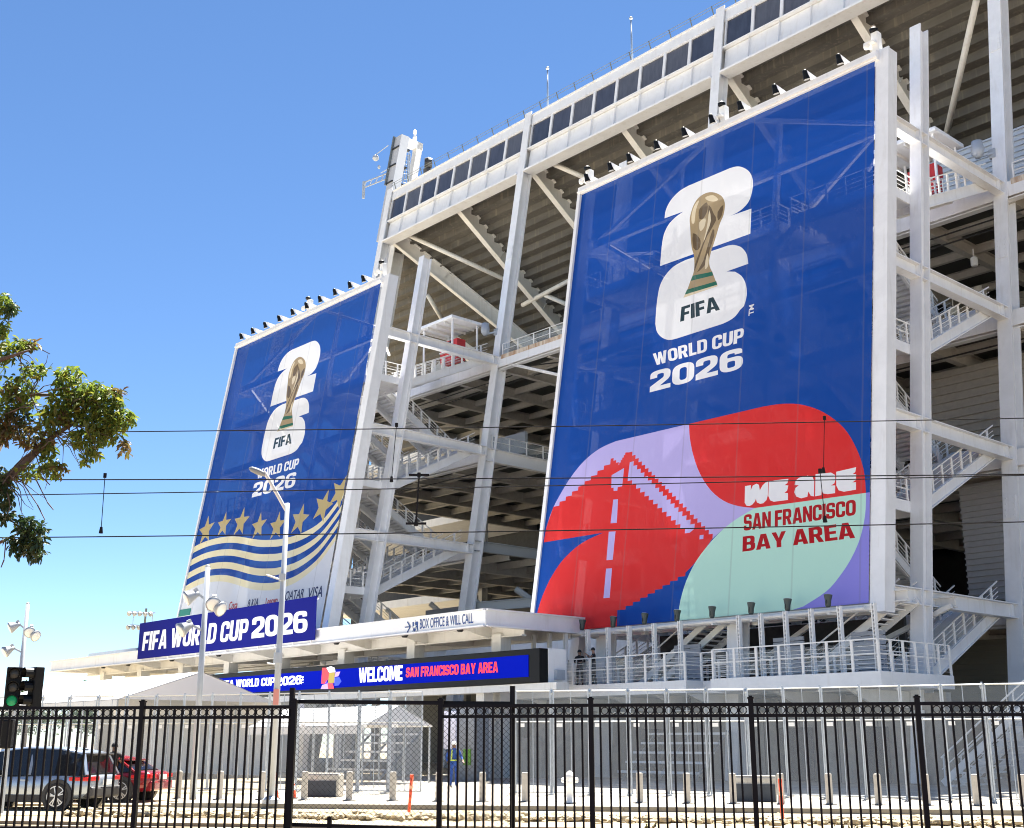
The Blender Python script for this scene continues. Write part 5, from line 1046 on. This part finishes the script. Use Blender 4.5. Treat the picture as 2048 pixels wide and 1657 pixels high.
for vv in bm.verts: vv.co = V((vv.co.x*.42, vv.co.y*.25, max(-.05, min(.17, vv.co.z*.25+.08))))*(1+.1*math.sin(vv.co.x*9)*math.cos(vv.co.y*7))
me = bpy.data.meshes.new('stone'); bm.to_mesh(me); bm.free(); o = bpy.data.objects.new('stone', me); COL.objects.link(o); o.parent = st2; me.materials.append(mat('tan stone', (.30, .22, .13), .9, var=.5, scale=6, bump=.5))
g = random.Random(9)
for i, (x, l) in enumerate(((1300, 'small dry reddish shrub at the fence foot left of the boulder'), (1700, 'small dry reddish shrub just left of the boulder'), (1990, 'dry reddish shrub at the fence foot at the right edge'))):
    p = rd(fx(x), FT+.1, .36); t = thing('dry_shrub', l, 'shrub', p, 0, 'dry shrubs at the fence foot'); m = MB(); lf = MB()
    for k in range(14):
        a = g.uniform(0, 6.28); q = V((math.cos(a)*g.uniform(.02, .22), math.sin(a)*.1, g.uniform(.1, .26))); m.tube((0, 0, 0), q, .006, 4, .003)
        for j in range(9): c = q*g.uniform(.5, 1.05); d = V((g.gauss(0, 1), g.gauss(0, 1), g.gauss(0, 1))).normalized()*.035; e = d.orthogonal()*.4; lf.add([c, c+d*.5+e, c+d, c+d*.5-e], [(0, 1, 2, 3)])
    m.build('stems', BARK, t); lf.build('leaves', RUST, t)
# ============================================================ CARS
def car(lab, paint, loc, rz, L, W, prof_roof, belt, wb, wr, suv, nm='car', glass=None):
    """x forward (front at +), origin at ground mid; profile lists are (x, z)"""
    r = thing(nm, lab, 'car', loc, rz); hw = W/2
    # lower body: lofted stations
    st_ = [(-L/2, .48, belt-.12, .80), (-L/2+.06, .36, belt-.06, .88), (-L/2+.25, .27, belt, .95), (-L/2+.9, .24, belt+.0, 1.0), (-L*.15, .24, belt-.03, 1.0), (L*.12, .24, belt-.06, 1.0), (L*.27, .24, belt-.10, .985), (L/2-.35, .26, belt-.24, .93), (L/2-.1, .3, belt-.36, .8), (L/2, .42, belt-.5, .66)]
    m = MB(); ring = 12; vs = []
    for x, zb, zt, k in st_:
        h = hw*k; zm = (zb+zt)/2
        pr = [(-h*.86, zb), (-h*.97, zb+.1), (-h, zm), (-h*.985, zt-.14), (-h*.93, zt-.03), (-h*.8, zt)]
        vs += [(x, y, z) for y, z in pr]+[(x, -y, z) for y, z in pr[::-1]]
    fs = []; n = len(st_)
    for i in range(n-1):
        for j in range(ring): fs.append((i*ring+j, i*ring+(j+1) % ring, (i+1)*ring+(j+1) % ring, (i+1)*ring+j))
    fs += [tuple(range(ring)), tuple(range((n-1)*ring, n*ring))[::-1]]; m.add(vs, fs); b = m.build('body', paint, r, smooth=True)
    sb = b.modifiers.new('sub', 'SUBSURF'); sb.levels = 2; sb.render_levels = 2
    # cabin: loft of glass with roof panel and pillars
    P = prof_roof; g = MB(); top = MB(); vs = []
    rows = []
    for x, z in P:
        t = min(1, max(0, (z-belt)/.55)); yb = hw*.93; yt = hw*(.93-.22*t); rows.append((x, z, yt))
    v2 = []
    for x, z, yt in rows: v2 += [(x, -hw*.93, belt-.06), (x, -yt, z-.03), (x, -yt*.86, z), (x, yt*.86, z), (x, yt, z-.03), (x, hw*.93, belt-.06)]
    f2 = []
    for i in range(len(rows)-1):
        for j in range(6): f2.append((i*6+j, i*6+(j+1) % 6, (i+1)*6+(j+1) % 6, (i+1)*6+j))
    f2 += [tuple(range(6)), tuple(range((len(rows)-1)*6, len(rows)*6))[::-1]]
    g.add(v2, f2); g.build('windows', mat('car glass', (.012, .014, .018), .08, spec=.7), r, smooth=False)
    m = MB(); v3 = []; rr = [q for q in rows if q[1] > belt+.30]
    for x, z, yt in rr: v3 += [(x, -yt*1.01, z-.035), (x, -yt*.84, z+.018), (x, yt*.84, z+.018), (x, yt*1.01, z-.035)]
    f3 = []
    for i in range(len(rr)-1):
        for j in range(3): f3.append((i*4+j, i*4+j+1, (i+1)*4+j+1, (i+1)*4+j))
    m.add(v3, f3); o = m.build('roof', paint, r, smooth=True); sm = o.modifiers.new('solid', 'SOLIDIFY'); sm.thickness = .02
    # pillars
    m = MB()
    for s in (-1, 1):
        for i in (0, len(rows)-1):
            k = 1 if i == 0 else len(rows)-2
            m.bar((rows[i][0], s*hw*.92, belt-.04), (rows[k][0], s*rows[k][2]*1.0, rows[k][1]-.03), .09, .05)
        for x in (-.45, ):
            m.bar((x, s*hw*.935, belt-.04), (x+.05, s*hw*.74, belt+.5), .08, .03)
    m.build('pillars', paint, r)
    for x in (-wb/2, wb/2):
        for s in (-1, 1): MB().lathe((x, s*(hw-.16), wr+.01), [(wr+.07, 0), (wr+.07, .175)], (0, s, 0), 24).build('wheel_arch', BLKPL, r)
    for x in (-wb/2, wb/2):
        for s in (-1, 1):
            c = (x, s*(hw-.215), wr); wl_ = MB().lathe(c, [(wr*.66, 0), (wr*.93, 0), (wr, .04), (wr, .2), (wr*.93, .24), (wr*.72, .25), (wr*.68, .2)], (0, s, 0), 28).build('wheel', mat('tyre rubber', (.018, .018, .018), .8), r, smooth=True)
            rm = MB(); rm.lathe((x, s*(hw+.02), wr), [(wr*.74, -.02), (wr*.74, .022), (wr*.67, .022), (wr*.66, -.01)], (0, s, 0), 28)
            for k in range(5):
                a = k*2*math.pi/5+.2
                for da in (-.16, .16): rm.bar((x+math.cos(a)*wr*.12, s*(hw+.03), wr+math.sin(a)*wr*.12), (x+math.cos(a+da)*wr*.68, s*(hw+.025), wr+math.sin(a+da)*wr*.70), wr*.09, .03, (0, s, 0))
            rm.lathe((x, s*(hw+.025), wr), [(wr*.15, 0), (wr*.13, .025)], (0, s, 0), 12); rm.build('rim', mat('alloy rim', (.6, .61, .63), .3, .8), wl_)
            MB().lathe((x, s*(hw+.018), wr), [(wr*.67, 0), (wr*.67, .006)], (0, s, 0), 24).build('brake_well', BLKPL, wl_)
    # rear: tail lights, bumper, plate, wiper/spoiler
    for s in (-1, 1):
        m = MB(); y0, y1 = sorted((s*hw*.42, s*hw*.90)); zt = belt-.14 if suv else belt-.17
        m.box((-L/2-.005, y0, zt-.06), (-L/2+.12, y1, zt+.06)); y2, y3 = sorted((s*hw*.90, s*hw*1.0)); m.box((-L/2+.05, y2, zt-.055), (-L/2+.62, y3-.0 if s > 0 else y3, zt+.045)); m.build('tail_light', mat('tail light red', (.55, .01, .01), .2, emit=.02), r, bevel=.015)
    MB().box((-L/2-.05, -hw*.86, .33), (-L/2+.25, hw*.86, .62)).build('bumper', mat('grey cladding', (.05, .05, .052), .6) if suv else paint, r, bevel=.06)
    MB().box((-L/2-.055, -.26, .66), (-L/2-.03, .26, .80)).build('number_plate', WPLAS, r)
    for s in (-1, 1): MB().box((-wb/2+.42, min(s*hw*.9, s*(hw+.005)), .22), (wb/2-.42, max(s*hw*.9, s*(hw+.005)), .40)).build('sill', BLKPL, r)
    for s in (-1, 1):
        q = MB(); x0 = rows[-2][0]-.15; q.box((x0-.1, min(s*hw*.98, s*(hw+.2)), belt-.02), (x0+.1, max(s*hw*.98, s*(hw+.2)), belt+.16)); q.build('mirror', paint if not suv else BLKPL, r, bevel=.04)
    for x in (-.35, .75):
        for s in (-1, 1): MB().box((x-.1, min(s*hw*.99, s*(hw+.03)), belt-.2), (x+.12, max(s*hw*.99, s*(hw+.03)), belt-.165)).build('door_handle', paint, r)
    sp = MB(); x, z, yt = rr[0]; sp.box((x-.28, -yt*.95, z-.06), (x+.05, yt*.95, z+.0)); sp.build('spoiler', BLKPL if suv else paint, r, bevel=.02)
    m = MB(); m.box((rr[0][0]+.3, -.05, rr[0][1]+.02), (rr[0][0]+.5, .05, rr[0][1]+.11)); m.build('antenna_fin', BLKPL, r)
    return r
SILVER = mat('silver blue paint', (.36, .42, .50), .25, .5, coat=.6); REDP = mat('red car paint', (.24, .006, .012), .25, .2, coat=.8)
a_ = math.pi-D10-.02
car('silver blue wagon-like car parked at the left edge behind the picket fence', SILVER, rd(-19.9, 33.4, -.12), a_, 4.65, 1.9, [(-2.2, .98), (-1.95, 1.52), (-1.2, 1.66), (-.2, 1.69), (.7, 1.6), (1.55, .98)], .98, 2.75, .375, True)
car('dark red saloon car parked half hidden behind the silver blue car', REDP, rd(-19.75, 36.6, -.06), a_+.06, 4.5, 1.84, [(-1.75, .95), (-1.2, 1.26), (-.5, 1.40), (.3, 1.40), (1.3, .95)], .93, 2.7, .345, False)
# ============================================================ PEOPLE
def person(lab, loc, rz, H, joints, shirt, trousers, skin, cap, hair=(.02, .015, .01)):
    """joints: dict of extra hand targets; body is one skinned surface, coloured by clothing zones"""
    r = thing('person', lab, 'person', loc, rz); k = H/1.75
    J = {'pel': (0, 0, .95), 'wai': (0, 0, 1.08), 'che': (0, .0, 1.32), 'nec': (0, .0, 1.48), 'hd0': (0, -.02, 1.56), 'hd1': (0, -.02, 1.68), 'hd2': (0, -.01, 1.745)}
    R = {'pel': .145, 'wai': .135, 'che': .15, 'nec': .06, 'hd0': .072, 'hd1': .09, 'hd2': .06}; E_ = [('pel', 'wai'), ('wai', 'che'), ('che', 'nec'), ('nec', 'hd0'), ('hd0', 'hd1'), ('hd1', 'hd2')]
    for s, n in ((-1, 'l'), (1, 'r')):
        st_ = joints.get('step', 0)*s
        for nm, p, q in (('hip', (s*.10, 0, .90), .10), ('kne', (s*.11, st_*.5-.02, .50), .068), ('ank', (s*.115, st_+.03, .09), .045), ('toe', (s*.13, st_-.15, .035), .036)): J[nm+n] = p; R[nm+n] = q
        E_ += [('pel', 'hip'+n), ('hip'+n, 'kne'+n), ('kne'+n, 'ank'+n), ('ank'+n, 'toe'+n)]
        el, ha = joints[n]; J['sho'+n] = (s*.19, 0, 1.42); J['elb'+n] = el; J['wri'+n] = ha; v = (V(ha)-V(el)).normalized(); J['pal'+n] = tuple(V(ha)+v*.07)
        R.update({'sho'+n: .07, 'elb'+n: .047, 'wri'+n: .032, 'pal'+n: .04}); E_ += [('che', 'sho'+n), ('sho'+n, 'elb'+n), ('elb'+n, 'wri'+n), ('wri'+n, 'pal'+n)]
        for fi_ in range(5):
            o_ = V((.018*(fi_-1.5), 0, 0)) if fi_ < 4 else V((s*-.045, -.02, 0)); t_ = V(J['pal'+n])+v*(.03 if fi_ < 4 else -.01)+o_; J['f%d' % fi_+n] = tuple(t_); J['g%d' % fi_+n] = tuple(t_+v*(.05 if fi_ < 4 else .035)+V((0, -.02, 0))); R['f%d' % fi_+n] = .0095; R['g%d' % fi_+n] = .008; E_ += [('pal'+n, 'f%d' % fi_+n), ('f%d' % fi_+n, 'g%d' % fi_+n)]
    ks_ = list(J); me = bpy.data.meshes.new('t'); me.from_pydata([V(J[x])*k for x in ks_], [(ks_.index(a), ks_.index(b)) for a, b in E_], []); o = bpy.data.objects.new('t', me); COL.objects.link(o)
    sk_ = o.modifiers.new('s', 'SKIN'); 
    for i, x in enumerate(ks_):
        d = me.skin_vertices[0].data[i]; q = R[x]*k; d.radius = (q, q*(.72 if x in ('pel', 'wai', 'che') else 1)); d.use_root = x == 'pel'
    su = o.modifiers.new('u', 'SUBSURF'); su.levels = 1; dg = bpy.context.evaluated_depsgraph_get(); m2 = bpy.data.meshes.new_from_object(o.evaluated_get(dg)); bpy.data.objects.remove(o); m2.name = 'body'
    b = bpy.data.objects.new('body', m2); COL.objects.link(b); b.parent = r; m2.materials.clear()
    for x in (skin, shirt, trousers, BLKPL): m2.materials.append(x)
    wr = [V(J['wri'+n])*k for n in 'lr']
    for p in m2.polygons:
        p.use_smooth = True; c = p.center; near_h = min((c-q).length for q in wr) < .19*k and any((c-V(J['pal'+n])*k).length < .13*k for n in 'lr')
        bare = joints.get('bare') and any((c-V(J['elb'+n])*k).length < .2*k and (c-V(J['wri'+n])*k).length < .25*k for n in 'lr')
        p.material_index = 0 if c.z > 1.49*k or near_h or bare else (1 if c.z > .96*k or abs(c.x) > .21*k else (3 if c.z < .11*k else 2))
    m = MB(); z = 1.64*k; y = -.02*k
    if cap: m.lathe((0, y, z), [(.103*k, 0), (.1*k, .05*k), (.075*k, .11*k), (.02*k, .135*k)], n=14); m.box((-.07*k, y-.2*k, z), (.07*k, y-.08*k, z+.015*k)); m.build('cap', cap, r, smooth=True)
    else: m.lathe((0, y+.012*k, z-.03*k), [(.098*k, 0), (.104*k, .05*k), (.08*k, .12*k), (.02*k, .145*k)], n=14); m.build('hair', mat('dark hair', hair, .7), r, smooth=True)
    m = MB(); m.lathe((0, y-.085*k, 1.625*k), [(.014*k, 0), (.008*k, .03*k)], (0, -1, -.3), 6); m.build('nose', skin, r)
    m = MB()
    for s in (-1, 1): m.lathe((s*.034*k, y-.082*k, 1.66*k), [(.011*k, 0), (.006*k, .008*k)], (0, -1, 0), 6)
    m.box((-.026*k, y-.084*k, 1.585*k), (.026*k, y-.076*k, 1.592*k)); m.build('face_features', BLKPL, r)
    m = MB()
    for s in (-1, 1): m.lathe((s*.088*k, y, 1.64*k), [(.022*k, 0), (.016*k, .014*k)], (s, 0, 0), 8)
    m.build('ears', skin, r); return r
SK1 = mat('skin', (.32, .18, .12), .55); SK2 = mat('brown skin', (.16, .085, .05), .55); BLKC = mat('black cloth', (.014, .014, .016), .9); BLU = mat('blue work cloth', (.02, .07, .30), .85)
p = onV(1160, 1361, -1.9); person('person in black clothes and cap standing on the walkway, left one of the pair', toW((p.x, -1.9, PZ)), RZ+.5, 1.74, {'l': ((-.27, -.02, 1.16), (-.16, -.26, 1.12)), 'r': ((.27, -.02, 1.16), (.14, -.26, 1.14)), 'step': .05}, BLKC, BLKC, SK1, BLKC)
p = onV(1188, 1360, -1.9); person('person in black clothes standing on the walkway, right one of the pair, arms raised', toW((p.x, -1.9, PZ)), RZ-.6, 1.80, {'l': ((-.28, -.14, 1.26), (-.1, -.3, 1.42)), 'r': ((.28, -.14, 1.24), (.1, -.3, 1.4)), 'step': .06, 'bare': 1}, BLKC, BLKC, SK1, BLKC)
p = ray(907, 1570); p = V((p.x/p.y*49, 49, 0)); bl_ = person('person in blue work clothes and white cap standing in the fence opening', p, .25, 1.72, {'l': ((-.30, .02, 1.14), (-.26, -.12, .95)), 'r': ((.30, -.02, 1.16), (.33, -.2, 1.02)), 'step': .06}, BLU, BLU, SK2, WPLAS)
m = MB(); m.lathe((0, 0, 1.0), [(.165, 0), (.17, .05)], n=16); m.bar((-.12, -.125, 1.02), (-.1, -.12, 1.42), .05, .012, VX); m.bar((.12, -.125, 1.02), (.1, -.12, 1.42), .05, .012, VX); m.build('reflective_vest_straps', mat('yellow green cloth', (.45, .55, .08), .7), bl_)
p = ray(224, 1560); p = V((p.x/p.y*38.5, 38.5, -.05)); person('person in a dark cap standing behind the parked cars', p, .4, 1.72, {'l': ((-.28, 0, 1.14), (-.2, -.2, 1.2)), 'r': ((.28, 0, 1.14), (.2, -.2, 1.2)), 'bare': 1}, BLKC, BLKC, SK2, BLKC)
